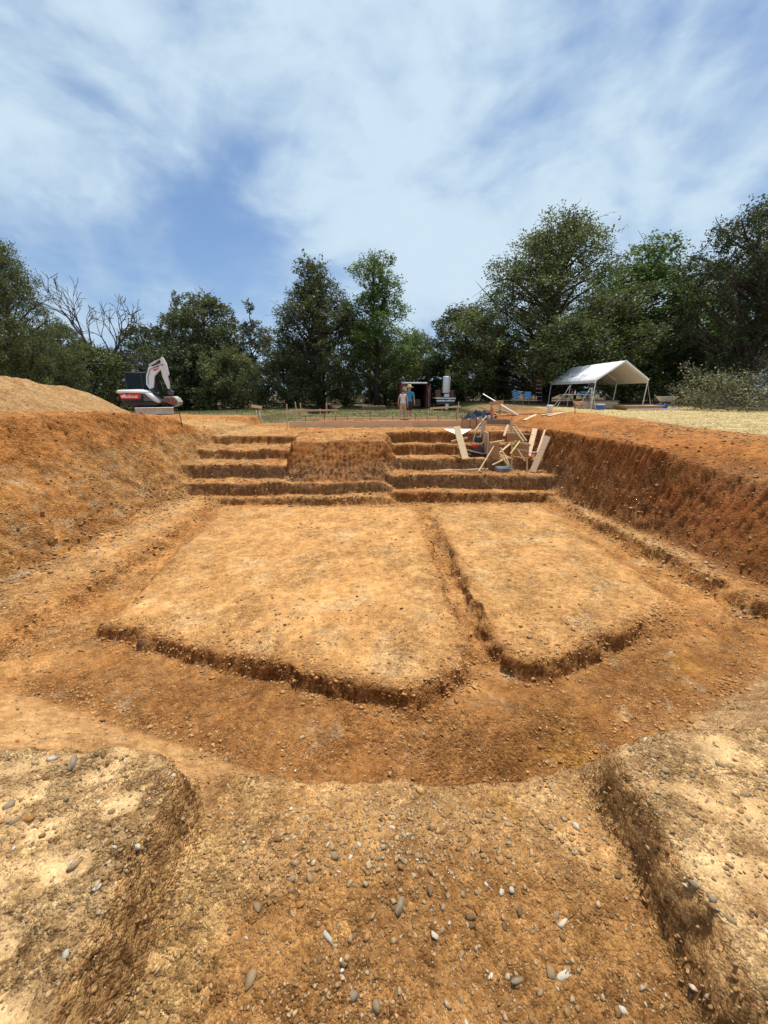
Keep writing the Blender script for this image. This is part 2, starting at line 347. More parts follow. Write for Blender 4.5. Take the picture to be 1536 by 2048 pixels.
# how stony the surface is (1 = broken rubble, low = compacted)
RGH = 0.55+0.0*X
RGH = np.maximum(RGH, steep); RGH = RGH*(1-0.55*isl*S(-.3, .3, n1)); RGH = np.where(plat > .5, 0.35+0.65*S(.3, -.1, fbm(X*1.2, Y*2.2, 60, 3.2, 2)), RGH)
RGH = RGH*(1-.65*np.clip(imp, 0, 1)); RGH = RGH*(1-0.5*bank*S(0.5, -0.5, X)); RGH = np.clip(RGH*(0.8+0.6*gravel)*(1-.5*smoothz), .12, 1)

# ------------------------------------------------------------------ materials
def mat(name):
    m = bpy.data.materials.new(name); m.use_nodes = True; nt = m.node_tree
    return m, nt, nt.nodes['Principled BSDF']
def L(nt, a, b): nt.links.new(a, b)
def earth_material():
    m, nt, bs = mat('earth')
    at = N(nt, 'ShaderNodeAttribute', attribute_name='soil'); tcn = N(nt, 'ShaderNodeTexCoord')
    def vor(scale, rnd=1.0):
        v = N(nt, 'ShaderNodeTexVoronoi', feature='F1'); v.inputs['Scale'].default_value = scale; v.inputs['Randomness'].default_value = rnd
        L(nt, tcn.outputs['Object'], v.inputs['Vector']); return v
    def noi(scale, det, rough=0.6):
        v = N(nt, 'ShaderNodeTexNoise'); v.inputs['Scale'].default_value = scale; v.inputs['Detail'].default_value = det; v.inputs['Roughness'].default_value = rough
        L(nt, tcn.outputs['Object'], v.inputs['Vector']); return v
    v1, v2, v3, v4 = vor(22), vor(58), vor(150), vor(380)
    nz1, nz2 = noi(9, 6), noi(2.2, 5)
    def rmp(src, pts):
        r = N(nt, 'ShaderNodeValToRGB'); L(nt, src, r.inputs[0]); el = r.color_ramp.elements
        while len(el) < len(pts): el.new(0.5)
        for q, (p, c) in zip(el, pts): q.position = p; q.color = (c, c, c, 1) if not isinstance(c, tuple) else c+(1,)
        return r.outputs[0]
    def mulc(a, b, k=1.0):
        x = N(nt, 'ShaderNodeMixRGB', blend_type='MULTIPLY'); x.inputs[0].default_value = k; L(nt, a, x.inputs[1]); L(nt, b, x.inputs[2]); return x.outputs[0]
    def sepc(c):
        q = N(nt, 'ShaderNodeSeparateColor'); L(nt, c, q.inputs[0]); return q
    def mth(op, a, b):
        x = N(nt, 'ShaderNodeMath', operation=op)
        for i, q in enumerate((a, b)):
            if isinstance(q, (int, float)): x.inputs[i].default_value = q
            else: L(nt, q, x.inputs[i])
        return x.outputs[0]
    c = at.outputs['Color']
    c = mulc(c, rmp(nz1.outputs['Fac'], [(0.28, (.66, .60, .55)), (0.5, 1.0), (0.75, (1.25, 1.27, 1.32))]))
    c = mulc(c, rmp(nz2.outputs['Fac'], [(0.3, (.80, .76, .72)), (0.7, (1.16, 1.16, 1.16))]))
    # stones of several sizes, each its own tone
    for v, k in ((v1, .6), (v2, .85), (v3, .85), (v4, .6)):
        s = sepc(v.outputs['Color'])
        tone = rmp(s.outputs[0], [(0.0, (.46, .40, .36)), (0.3, (.88, .86, .84)), (0.7, (1.06, 1.06, 1.06)), (0.9, (1.22, 1.24, 1.25)), (1.0, (1.5, 1.56, 1.62))])
        x = N(nt, 'ShaderNodeMixRGB', blend_type='MULTIPLY'); L(nt, mth('MULTIPLY', mth('MINIMUM', mth('ADD', at.outputs['Alpha'], .15), 1.0), k), x.inputs[0]); L(nt, c, x.inputs[1]); L(nt, tone, x.inputs[2]); c = x.outputs[0]
    L(nt, c, bs.inputs['Base Color'])
    bs.inputs['Roughness'].default_value = 0.95; bs.inputs['Specular IOR Level'].default_value = 0.12
    hgt = mth('ADD', mth('ADD', mth('MULTIPLY', v1.outputs['Distance'], -0.030), mth('MULTIPLY', v2.outputs['Distance'], -0.016)), mth('MULTIPLY', v3.outputs['Distance'], -0.009))
    nf = noi(34, 7, 0.68)
    hgt = mth('ADD', hgt, mth('MULTIPLY', nf.outputs['Fac'], 0.030))
    hgt = mth('MULTIPLY', mth('ADD', hgt, mth('MULTIPLY', nz1.outputs['Fac'], 0.016)), mth('ADD', at.outputs['Alpha'], 0.12))
    b = N(nt, 'ShaderNodeBump'); b.inputs['Strength'].default_value = 1.0; b.inputs['Distance'].default_value = 1.15; L(nt, hgt, b.inputs['Height']); L(nt, b.outputs[0], bs.inputs['Normal'])
    return m
EARTH = earth_material()
def plain(name, c, rough=0.6, metal=0.0, spec=0.5, var=0.12, scale=6.0, bump=0.0, stretch=(1, 1, 1), island=0.0):
    """procedural material: base colour broken up by noise, optional bump and per-piece tone"""
    m, nt, bs = mat(name)
    tcn = N(nt, 'ShaderNodeTexCoord'); mp = N(nt, 'ShaderNodeMapping'); mp.inputs['Scale'].default_value = stretch; L(nt, tcn.outputs['Object'], mp.inputs[0])
    nz = N(nt, 'ShaderNodeTexNoise'); nz.inputs['Scale'].default_value = scale; nz.inputs['Detail'].default_value = 6; nz.inputs['Roughness'].default_value = 0.62; L(nt, mp.outputs[0], nz.inputs['Vector'])
    r = N(nt, 'ShaderNodeValToRGB'); L(nt, nz.outputs['Fac'], r.inputs[0]); el = r.color_ramp.elements
    el[0].position = 0.3; el[0].color = tuple(max(0, q*(1-var)) for q in c)+(1,); el[1].position = 0.7; el[1].color = tuple(q*(1+var) for q in c)+(1,)
    out = r.outputs[0]
    oi = N(nt, 'ShaderNodeObjectInfo'); geo = N(nt, 'ShaderNodeNewGeometry')
    if island > 0:
        mr = N(nt, 'ShaderNodeMapRange'); mr.inputs['To Min'].default_value = 1-island; mr.inputs['To Max'].default_value = 1+island
        L(nt, geo.outputs['Random Per Island'], mr.inputs[0])
        hs = N(nt, 'ShaderNodeHueSaturation'); L(nt, mr.outputs[0], hs.inputs['Value']); L(nt, out, hs.inputs['Color']); out = hs.outputs[0]
    else:
        mr = N(nt, 'ShaderNodeMapRange'); mr.inputs['To Min'].default_value = 0.86; mr.inputs['To Max'].default_value = 1.12
        L(nt, oi.outputs['Random'], mr.inputs[0])
        hs = N(nt, 'ShaderNodeHueSaturation'); L(nt, mr.outputs[0], hs.inputs['Value']); L(nt, out, hs.inputs['Color']); out = hs.outputs[0]
    L(nt, out, bs.inputs['Base Color'])
    bs.inputs['Roughness'].default_value = rough; bs.inputs['Metallic'].default_value = metal; bs.inputs['Specular IOR Level'].default_value = spec
    if bump > 0:
        b = N(nt, 'ShaderNodeBump'); b.inputs['Strength'].default_value = 0.7; b.inputs['Distance'].default_value = bump; L(nt, nz.outputs['Fac'], b.inputs['Height']); L(nt, b.outputs[0], bs.inputs['Normal'])
    return m
def leaf_material(name, c, c2, trans=0.35):
    m, nt, bs = mat(name)
    geo = N(nt, 'ShaderNodeNewGeometry'); r = N(nt, 'ShaderNodeValToRGB'); L(nt, geo.outputs['Random Per Island'], r.inputs[0])
    el = r.color_ramp.elements; el[0].color = c+(1,); el[1].color = c2+(1,); el.new(0.5).color = tuple((a+b)/2*0.9 for a, b in zip(c, c2))+(1,)
    oi = N(nt, 'ShaderNodeObjectInfo'); mr = N(nt, 'ShaderNodeMapRange'); mr.inputs['To Min'].default_value = 0.85; mr.inputs['To Max'].default_value = 1.15; L(nt, oi.outputs['Random'], mr.inputs[0])
    tcn = N(nt, 'ShaderNodeTexCoord'); cn = N(nt, 'ShaderNodeTexNoise'); cn.inputs['Scale'].default_value = .75; cn.inputs['Detail'].default_value = 3; L(nt, tcn.outputs['Object'], cn.inputs['Vector'])
    cr = N(nt, 'ShaderNodeValToRGB'); L(nt, cn.outputs['Fac'], cr.inputs[0]); ce = cr.color_ramp.elements; ce[0].position = .36; ce[0].color = (.72, .74, .70, 1); ce[1].position = .64; ce[1].color = (1.42, 1.45, 1.15, 1)
    cm = N(nt, 'ShaderNodeMixRGB', blend_type='MULTIPLY'); cm.inputs[0].default_value = 1; L(nt, r.outputs[0], cm.inputs[1]); L(nt, cr.outputs[0], cm.inputs[2])
    hs = N(nt, 'ShaderNodeHueSaturation'); L(nt, mr.outputs[0], hs.inputs['Value']); L(nt, cm.outputs[0], hs.inputs['Color'])
    L(nt, hs.outputs[0], bs.inputs['Base Color']); bs.inputs['Roughness'].default_value = 0.55; bs.inputs['Specular IOR Level'].default_value = 0.35
    tr = N(nt, 'ShaderNodeBsdfTranslucent'); L(nt, hs.outputs[0], tr.inputs[0])
    mx = N(nt, 'ShaderNodeMixShader'); mx.inputs[0].default_value = trans; L(nt, bs.outputs[0], mx.inputs[1]); L(nt, tr.outputs[0], mx.inputs[2])
    L(nt, mx.outputs[0], nt.nodes['Material Output'].inputs[0])
    return m
M = {}
M['lumber'] = plain('fresh_lumber', (.60, .44, .25), .75, spec=.2, var=.18, scale=3, stretch=(1.5, 14, 14), bump=.002)
M['form'] = plain('form_board', (.68, .47, .29), .8, spec=.2, var=.2, scale=3, stretch=(1.2, 10, 10), bump=.002)
M['ply'] = plain('plywood', (.50, .29, .145), .7, spec=.2, var=.22, scale=2.5, stretch=(1, 1, 6), bump=.002)
M['oldwood'] = plain('weathered_wood', (.26, .19, .12), .9, spec=.1, var=.3, scale=3, stretch=(2, 10, 10), bump=.003)
M['stakewood'] = plain('stake_wood', (.56, .44, .28), .8, spec=.2, var=.2, scale=4, stretch=(8, 8, 1))
M['rust'] = plain('rusty_steel', (.13, .055, .03), .85, .3, var=.4, scale=30)
M['steel'] = plain('galvanised_steel', (.55, .56, .57), .45, .7, var=.15, scale=20)
M['white'] = plain('white_enamel', (.80, .80, .79), .35, 0, var=.05, scale=4)
M['whitecloth'] = plain('white_polyethylene', (.86, .86, .86), .5, 0, .4, var=.04, scale=3)
M['ladderred'] = plain('faded_red', (.22, .035, .028), .6, var=.15)
M['red'] = plain('red_decal', (.55, .03, .022), .4, var=.08)
M['black'] = plain('black_paint', (.022, .022, .024), .5, var=.25, scale=10)
M['rubber'] = plain('black_rubber', (.02, .019, .018), .8, var=.4, scale=14)
M['darkgrey'] = plain('dark_grey_plastic', (.06, .062, .066), .55, var=.2)
M['bladesteel'] = plain('worn_blade_steel', (.50, .47, .42), .5, .45, var=.25, scale=7)
M['bucketred'] = plain('worn_bucket', (.26, .11, .075), .7, .2, var=.4, scale=9)
M['container'] = plain('oxide_red_steel', (.17, .052, .04), .65, .1, var=.3, scale=3)
M['dark'] = plain('shade_and_trim_black', (.02, .018, .017), .9, var=.3)  # container's inner shade put into the colour; also eyes and hat band
M['blue'] = plain('blue_plastic', (.03, .10, .42), .45, var=.1)
M['skyblue'] = plain('pale_blue_plastic', (.07, .28, .55), .5, var=.1)
M['orange'] = plain('orange_plastic', (.75, .13, .02), .5, var=.12)
M['tarp'] = plain('black_tarp', (.03, .033, .038), .35, var=.3, scale=5, bump=.01)
M['yellow'] = plain('yellow_paint', (.72, .56, .10), .5, var=.1)
M['bark'] = plain('bark', (.085, .068, .052), .95, spec=.1, var=.4, scale=9, stretch=(4, 4, 1), bump=.02)
M['deadbark'] = plain('dead_bark', (.10, .085, .075), .95, spec=.1, var=.3, scale=9)
M['skin'] = plain('skin', (.46, .26, .18), .55, var=.06)
M['hair'] = plain('brown_hair', (.09, .045, .025), .7, var=.2)
M['tank'] = plain('white_cotton', (.75, .74, .76), .85, spec=.1, var=.06)
M['khaki'] = plain('khaki_cotton', (.46, .35, .22), .9, spec=.1, var=.1)
M['teal'] = plain('blue_cotton', (.06, .27, .42), .9, spec=.1, var=.12)
M['shorts'] = plain('dark_cotton', (.05, .048, .045), .9, spec=.1, var=.15)
M['strawhat'] = plain('straw_hat', (.66, .55, .32), .85, spec=.1, var=.1, scale=40)
M['shoe'] = plain('shoe_leather', (.20, .15, .11), .8, var=.2)
M['greycase'] = plain('grey_tool_case', (.23, .25, .27), .5, var=.15)
M['straw'] = plain('dry_straw', (.62, .50, .25), .9, spec=.15, var=.1, island=.35)
M['grass'] = plain('short_grass', (.15, .17, .06), .9, spec=.1, var=.15, island=.4)
M['oak'] = leaf_material('oak_leaves', (.055, .075, .026), (.16, .165, .066))
M['olive'] = leaf_material('olive_leaves', (.062, .084, .028), (.175, .185, .066))
M['dark_oak'] = leaf_material('dark_oak_leaves', (.038, .056, .024), (.115, .130, .058))
M['bright'] = leaf_material('bright_leaves', (.070, .115, .030), (.19, .25, .065), .45)
M['greygreen'] = leaf_material('grey_green_leaves', (.075, .085, .055), (.17, .175, .12))
M['brush'] = leaf_material('dry_brush_leaves', (.09, .09, .045), (.33, .32, .19), .25)
def glass():
    m, nt, bs = mat('tinted_glass'); bs.inputs['Base Color'].default_value = (.02, .03, .03, 1); bs.inputs['Roughness'].default_value = .06
    tr = N(nt, 'ShaderNodeBsdfTransparent'); tr.inputs[0].default_value = (.35, .42, .40, 1)
    nz = N(nt, 'ShaderNodeTexNoise'); nz.inputs['Scale'].default_value = 3
    mr = N(nt, 'ShaderNodeMapRange'); mr.inputs['To Min'].default_value = .28; mr.inputs['To Max'].default_value = .42; L(nt, nz.outputs['Fac'], mr.inputs[0])
    mx = N(nt, 'ShaderNodeMixShader'); L(nt, mr.outputs[0], mx.inputs[0]); L(nt, tr.outputs[0], mx.inputs[1]); L(nt, bs.outputs[0], mx.inputs[2])
    L(nt, mx.outputs[0], nt.nodes['Material Output'].inputs[0]); return m
M['glass'] = glass()
def stones_material(name):
    m, nt, bs = mat(name)
    geo = N(nt, 'ShaderNodeNewGeometry'); r = N(nt, 'ShaderNodeValToRGB'); L(nt, geo.outputs['Random Per Island'], r.inputs[0])
    pts = [(0, (.22, .115, .045)), (.22, (.32, .175, .07)), (.45, (.40, .245, .11)), (.66, (.44, .29, .145)), (.78, (.37, .275, .175)), (.88, (.49, .36, .20)), (.96, (.42, .20, .07)), (1, (.66, .58, .46))]
    el = r.color_ramp.elements
    while len(el) < len(pts): el.new(.5)
    for q, (p, c) in zip(el, pts): q.position = p; q.color = c+(1,)
    tcn = N(nt, 'ShaderNodeTexCoord'); nz = N(nt, 'ShaderNodeTexNoise'); nz.inputs['Scale'].default_value = 60; nz.inputs['Detail'].default_value = 4; L(nt, tcn.outputs['Object'], nz.inputs['Vector'])
    r2 = N(nt, 'ShaderNodeValToRGB'); L(nt, nz.outputs['Fac'], r2.inputs[0]); r2.color_ramp.elements[0].color = (.6, .57, .54, 1); r2.color_ramp.elements[0].position = .3; r2.color_ramp.elements[1].color = (1.15, 1.15, 1.15, 1); r2.color_ramp.elements[1].position = .7
    mx = N(nt, 'ShaderNodeMixRGB', blend_type='MULTIPLY'); mx.inputs[0].default_value = .8; L(nt, r.outputs[0], mx.inputs[1]); L(nt, r2.outputs[0], mx.inputs[2])
    L(nt, mx.outputs[0], bs.inputs['Base Color']); bs.inputs['Roughness'].default_value = .9; bs.inputs['Specular IOR Level'].default_value = .2
    b = N(nt, 'ShaderNodeBump'); b.inputs['Strength'].default_value = .5; b.inputs['Distance'].default_value = .006; L(nt, nz.outputs['Fac'], b.inputs['Height']); L(nt, b.outputs[0], bs.inputs['Normal'])
    return m
M['stones'] = stones_material('loose_gravel')
M['clods'] = plain('earth_clods', (.42, .23, .09), .95, spec=.1, var=.25, scale=40, bump=.006, island=.35)
for nm, c in (('white', (.70, .61, .46)), ('tan', (.41, .275, .14)), ('orange', (.42, .20, .06)), ('grey', (.36, .27, .17)), ('brown', (.25, .145, .065))):
    M['rock_'+nm] = plain('rock_'+nm, c, .9, spec=.2, var=.22, scale=45, bump=.006)

# ------------------------------------------------------------------ mesh helpers
def link(o, parent=None):
    COL.objects.link(o)
    if parent is not None: o.parent = parent
    return o
def tag(o, label=None, cat=None, group=None, kind=None):
    for k, v in (('label', label), ('category', cat), ('group', group), ('kind', kind)):
        if v: o[k] = v
    return o
def fast(name, V, Fc, smooth=False):
    me = bpy.data.meshes.new(name); V = np.asarray(V, np.float32); Fc = np.asarray(Fc, np.int32); k = Fc.shape[1]
    me.vertices.add(len(V)); me.vertices.foreach_set('co', V.ravel())
    me.loops.add(Fc.size); me.loops.foreach_set('vertex_index', Fc.ravel())
    me.polygons.add(len(Fc)); me.polygons.foreach_set('loop_start', np.arange(0, Fc.size, k, dtype=np.int32))
    if smooth: me.polygons.foreach_set('use_smooth', np.ones(len(Fc), bool))
    me.update(); me.validate(); return me
def frame(d):
    d = Vector(d).normalized(); up = Vector((0, 0, 1)) if abs(d.z) < .93 else Vector((1, 0, 0))
    a = d.cross(up).normalized(); return d, a, a.cross(d)
class MB:
    def __init__(s): s.v = []; s.f = []
    def add(s, V, Fs):
        n = len(s.v); s.v += [tuple(q) for q in V]; s.f += [tuple(i+n for i in f) for f in Fs]; return s
    def box(s, c, d, rz=0, ry=0, rx=0):
        m = Matrix.Rotation(rz, 3, 'Z') @ Matrix.Rotation(ry, 3, 'Y') @ Matrix.Rotation(rx, 3, 'X')
        x, y, z = d[0]/2, d[1]/2, d[2]/2; b = min(x, y, z)*0.16
        c = Vector(c); V = []
        # a box with its edges broken (chamfered)
        bm = bmesh.new(); bmesh.ops.create_cube(bm, size=1)
        for q in bm.verts: q.co = Vector((q.co.x*d[0], q.co.y*d[1], q.co.z*d[2]))
        bmesh.ops.bevel(bm, geom=bm.edges[:], offset=b, segments=1, affect='EDGES')
        bm.verts.index_update()
        V = [c+m @ q.co for q in bm.verts]; Fs = [[w.index for w in f.verts] for f in bm.faces]; bm.free()
        return s.add(V, Fs)
    def plank(s, p0, p1, w, t, side=None):
        """board from p0 to p1; w measured along side, t across"""
        p0, p1 = Vector(p0), Vector(p1); d = (p1-p0); ln = d.length; d.normalize()
        if side is None: _, a, b = frame(d)
        else:
            a = Vector(side); a = (a-d*a.dot(d)).normalized(); b = d.cross(a)
        V = []; e = min(w, t)*.12
        for q, k in ((p0, 1), (p1, -1)):
            for sx, sy in ((-1, -1), (1, -1), (1, 1), (-1, 1)):
                V.append(q+a*sx*(w/2)+b*sy*(t/2-e)); V.append(q+a*sx*(w/2-e)+b*sy*(t/2))
        # octagon section rings in order
        def ring(o): return [o+i for i in (0, 1, 3, 2, 4, 5, 7, 6)]
        r0, r1 = ring(0), ring(8); Fs = [r0[::-1], r1]
        for i in range(8): Fs.append((r0[i], r0[(i+1) % 8], r1[(i+1) % 8], r1[i]))
        return s.add(V, Fs)
    def tube(s, pts, rad, seg=8, cap=True):
        pts = [Vector(p) for p in pts]; n = len(pts)
        rad = [rad]*n if isinstance(rad, (int, float)) else rad
        V = []; Fs = []; pa = None
        for i, p in enumerate(pts):
            d = (pts[min(i+1, n-1)]-pts[max(i-1, 0)])
            if d.length < 1e-9: d = Vector((0, 0, 1))
            d.normalize()
            if pa is None: _, a, b = frame(d)
            else: a = (pa-d*pa.dot(d)).normalized(); b = a.cross(d)
            pa = a
            for k in range(seg):
                t = 2*math.pi*k/seg; V.append(p+(a*math.cos(t)+b*math.sin(t))*rad[i])
        for i in range(n-1):
            for k in range(seg):
                Fs.append((i*seg+k, i*seg+(k+1) % seg, (i+1)*seg+(k+1) % seg, (i+1)*seg+k))
        if cap: Fs.append(tuple(range(seg))[::-1]); Fs.append(tuple((n-1)*seg+k for k in range(seg)))
        return s.add(V, Fs)
    def lathe(s, c, prof, seg=16):
        V = []; Fs = []; c = Vector(c)
        for r, z in prof:
            for k in range(seg): t = 2*math.pi*k/seg; V.append(c+Vector((r*math.cos(t), r*math.sin(t), z)))
        for i in range(len(prof)-1):
            for k in range(seg): Fs.append((i*seg+k, i*seg+(k+1) % seg, (i+1)*seg+(k+1) % seg, (i+1)*seg+k))
        Fs.append(tuple(range(seg))[::-1]); Fs.append(tuple((len(prof)-1)*seg+k for k in range(seg)))
        return s.add(V, Fs)
    def prism(s, poly, depth, axis='y', off=0.0, bev=0.0):
        """outline in (x, z) pushed depth along y (or outline in (x, y) along z)"""
        bm = bmesh.new()
        mk = (lambda p, d: (p[0], off+d, p[1])) if axis == 'y' else (lambda p, d: (p[0], p[1], off+d))
        a = [bm.verts.new(mk(p, -depth/2)) for p in poly]; b = [bm.verts.new(mk(p, depth/2)) for p in poly]; n = len(poly)
        bm.faces.new(a); bm.faces.new(b[::-1])
        for i in range(n): bm.faces.new((a[i], b[i], b[(i+1) % n], a[(i+1) % n]))
        bmesh.ops.recalc_face_normals(bm, faces=bm.faces[:])
        if bev > 0: bmesh.ops.bevel(bm, geom=bm.edges[:], offset=bev, segments=2, affect='EDGES', clamp_overlap=True)
        bm.verts.index_update(); s.add([q.co for q in bm.verts], [[w.index for w in f.verts] for f in bm.faces]); bm.free(); return s
    def build(s, name, m, parent=None, smooth=False, recenter=None):
        V = [Vector(q) for q in s.v]
        if recenter is None: recenter = parent is None
        off = Vector((0, 0, 0))
        if recenter and V:
            lo = Vector([min(q[i] for q in V) for i in range(3)]); hi_ = Vector([max(q[i] for q in V) for i in range(3)])
            off = Vector(((lo.x+hi_.x)/2, (lo.y+hi_.y)/2, lo.z))
        me = bpy.data.meshes.new(name); me.from_pydata([q-off for q in V], [], s.f); me.update()
        if smooth: me.polygons.foreach_set('use_smooth', [True]*len(me.polygons))
        me.materials.append(m if not isinstance(m, str) else M[m])
        o = bpy.data.objects.new(name, me); o.location = off; return link(o, parent)
def empty(name, loc, rz=0.0):
    o = bpy.data.objects.new(name, None); o.location = loc; o.rotation_euler = (0, 0, rz); o.empty_display_size = .2; return link(o)

# ------------------------------------------------------------------ ground sheets (one continuous surface cut into its regions)
ny, nx = X.shape
PV = np.stack([PX_, PY_, PZ_], -1).reshape(-1, 3)
idx = np.arange(nx*ny).reshape(ny, nx)
QF = np.stack([idx[:-1, :-1], idx[:-1, 1:], idx[1:, 1:], idx[1:, :-1]], -1).reshape(-1, 4)
def fc(a): return (0.25*(a[:-1, :-1]+a[:-1, 1:]+a[1:, 1:]+a[1:, :-1])).ravel()
fx_, fy_, fz_, fl_ = fc(X), fc(Y), fc(Z), fc(lawnk)
cls = np.zeros(len(QF), int)                                   # 0 ground
cls[(fz_ < -0.12) & (fy_ > 1.0) & (fy_ < 20.8) & (np.abs(fx_) < 12)] = 1      # pit
cls[(fy_ < 2.0) & (fx_ > -0.85) & (fx_ < 1.0) & (fz_ > -1.1) & (fz_ < -0.12)] = 2    # ramp
cls[(fl_ > 0.5)] = 3                                           # lawn
Cf = np.concatenate([C.reshape(-1, 3), RGH.reshape(-1, 1)], 1).astype(np.float32)
for k, nm in enumerate(('ground', 'excavation_pit', 'access_ramp', 'lawn')):
    q = QF[cls == k]; uq, inv = np.unique(q.ravel(), return_inverse=True)
    me = fast(nm, PV[uq], inv.reshape(-1, 4), True)
    a = me.attributes.new('soil', 'FLOAT_COLOR', 'POINT'); a.data.foreach_set('color', Cf[uq].ravel())
    me.materials.append(EARTH); o = link(bpy.data.objects.new(nm, me)); o['kind'] = 'structure'

# ------------------------------------------------------------------ spoil heap on the left
def dirt_pile():
    gx = np.arange(-26, -8.4, .10); gy = np.arange(9.0, 26.0, .10); PXm, PYm = np.meshgrid(gx, gy)
    rt = np.array([(-15.5, 8), (-14.8, 13.2), (-14.2, 15.2), (-14.3, 16.6), (-14.1, 18.3), (-13.8, 19.4), (-13.3, 20.6)]); rh = np.array([1.95, 1.95, 1.85, 1.66, 1.42, 0.92, -0.1])
    best = np.zeros_like(PXm)-9
    for i in range(len(rt)-1):
        ax, ay = rt[i]; ex, ey = rt[i+1]-rt[i]
        t = np.clip(((PXm-ax)*ex+(PYm-ay)*ey)/(ex*ex+ey*ey), 0, 1); d = np.hypot(PXm-ax-t*ex, PYm-ay-t*ey)
        h = rh[i]+(rh[i+1]-rh[i])*t
        best = np.maximum(best, h-np.sqrt((d*0.64)**2+0.05)+0.22)
    n = fbm(PXm, PYm, 2, .5, 3)*.16+fbm(PXm, PYm, 7, 1.8, 4, .55)*.10+fbm(PXm, PYm, 9, 8, 3, .6)*.035
    h = best+n*S(-0.4, .5, best)
    g = ground(PXm, PYm)
    keep = h > g-0.25
    Vp = np.stack([PXm, PYm, h], -1).reshape(-1, 3); a, b = PXm.shape; id2 = np.arange(a*b).reshape(a, b)
    q = np.stack([id2[:-1, :-1], id2[:-1, 1:], id2[1:, 1:], id2[1:, :-1]], -1).reshape(-1, 4)
    k = keep.ravel()[q].any(1); q = q[k]; uq, inv = np.unique(q.ravel(), return_inverse=True)
    c = np.zeros(PXm.shape+(3,))+col(.50, .30, .13); m1 = fbm(PXm, PYm, 3, .8, 4); m2 = fbm(PXm, PYm, 13, 3, 4)
    c = mixc(c, col(.42, .225, .085), S(-.1, .4, m1)*.7); c = mixc(c, col(.56, .38, .19), S(.05, .4, m2)*.6); c = mixc(c, GREY, S(.25, .5, fbm(PXm, PYm, 23, 2.2, 3))*.5)
    me = fast('dirt_pile', Vp[uq]-np.array([-14, 16, 0]), inv.reshape(-1, 4), True)
    at = me.attributes.new('soil', 'FLOAT_COLOR', 'POINT'); at.data.foreach_set('color', np.concatenate([c.reshape(-1, 3)[uq], np.full((len(uq), 1), .55)], 1).astype(np.float32).ravel())
    me.materials.append(EARTH); o = link(bpy.data.objects.new('dirt_pile', me)); o.location = (-14, 16, 0)
    tag(o, 'long heap of loose tan spoil piled beside the excavator', 'dirt pile')
dirt_pile()

# ------------------------------------------------------------------ stones
rs = np.random.RandomState(5)
def ico(sub):
    bm = bmesh.new(); bmesh.ops.create_icosphere(bm, subdivisions=sub, radius=1); bm.verts.index_update()
    V = np.array([q.co[:] for q in bm.verts]); Fs = np.array([[w.index for w in f.verts] for f in bm.faces]); bm.free(); return V, Fs
I1, F1 = ico(1); I2, F2 = ico(2)
def rock_shape(V, seed, sharp=.35):
    r = np.random.RandomState(seed); W = V.copy()
    for _ in range(16):                                   # chop flat facets, as broken rock has
        n = r.normal(size=3); n /= np.linalg.norm(n); d = r.uniform(.38, .74); k = np.maximum(W @ n-d, 0); W -= k[:, None]*n
    W *= 1+sharp*.25*r.normal(size=(len(W), 1))*.35
    W *= np.array([r.uniform(.8, 1.35), r.uniform(.6, .95), r.uniform(.38, .7)]); return W
def rotm(r, n):
    q = r.normal(size=(n, 4)); q /= np.linalg.norm(q, axis=1)[:, None]; w, x, y, z = q.T
    return np.stack([np.stack([1-2*(y*y+z*z), 2*(x*y-z*w), 2*(x*z+y*w)], -1), np.stack([2*(x*y+z*w), 1-2*(x*x+z*z), 2*(y*z-x*w)], -1), np.stack([2*(x*z-y*w), 2*(y*z+x*w), 1-2*(x*x+y*y)], -1)], 1)
def zrot(r, n, tilt=.35):
    a = r.uniform(0, 2*math.pi, n); t = r.normal(0, tilt, n); ca, sa, ct, st_ = np.cos(a), np.sin(a), np.cos(t), np.sin(t); o = np.zeros(n)
    A = np.stack([np.stack([ca, -sa, o], -1), np.stack([sa, ca, o], -1), np.stack([o, o, o+1], -1)], 1)
    B = np.stack([np.stack([o+1, o, o], -1), np.stack([o, ct, -st_], -1), np.stack([o, st_, ct], -1)], 1)
    return A @ B
def scatter(n, xr, yr, size, dens=None, near_bias=1.0):
    """positions on the surface with a density test"""
    px_, py_ = [], []
    while len(px_) < n:
        k = n*3; x = rs.uniform(xr[0], xr[1], k); y = yr[0]+(yr[1]-yr[0])*rs.uniform(0, 1, k)**near_bias
        ok = (np.abs(x) < y*1.06+.45)
        if dens is not None: ok &= rs.uniform(0, 1, k) < dens(x, y)
        px_ += list(x[ok]); py_ += list(y[ok])
    x = np.array(px_[:n]); y = np.array(py_[:n]); return x, y, ground(x, y)
def gravel_mesh(name, parts, label, m_='stones', cat='gravel'):
    VS, FS = [], []; off = 0
    shapes = [h[0] for h in HULLS]
    for (x, y, z, s) in parts:
        n = len(x); Rm = zrot(rs, n); which = rs.randint(0, len(shapes), n)
        for w in range(len(shapes)):
            m = which == w; c = m.sum()
            if not c: continue
            V = np.einsum('nij,vj->nvi', Rm[m], shapes[w])*s[m][:, None, None]+np.stack([x[m], y[m], z[m]+s[m]*.08], -1)[:, None, :]
            nv = V.shape[1]; VS.append(V.reshape(-1, 3)); FS.append((HULLS[w][1][None]+(np.arange(c)*nv)[:, None, None]+off).reshape(-1, 3)); off += c*nv
    me = fast(name, np.concatenate(VS), np.concatenate(FS)); me.materials.append(M[m_])
    o = link(bpy.data.objects.new(name, me)); tag(o, label, cat, kind='stuff'); return o
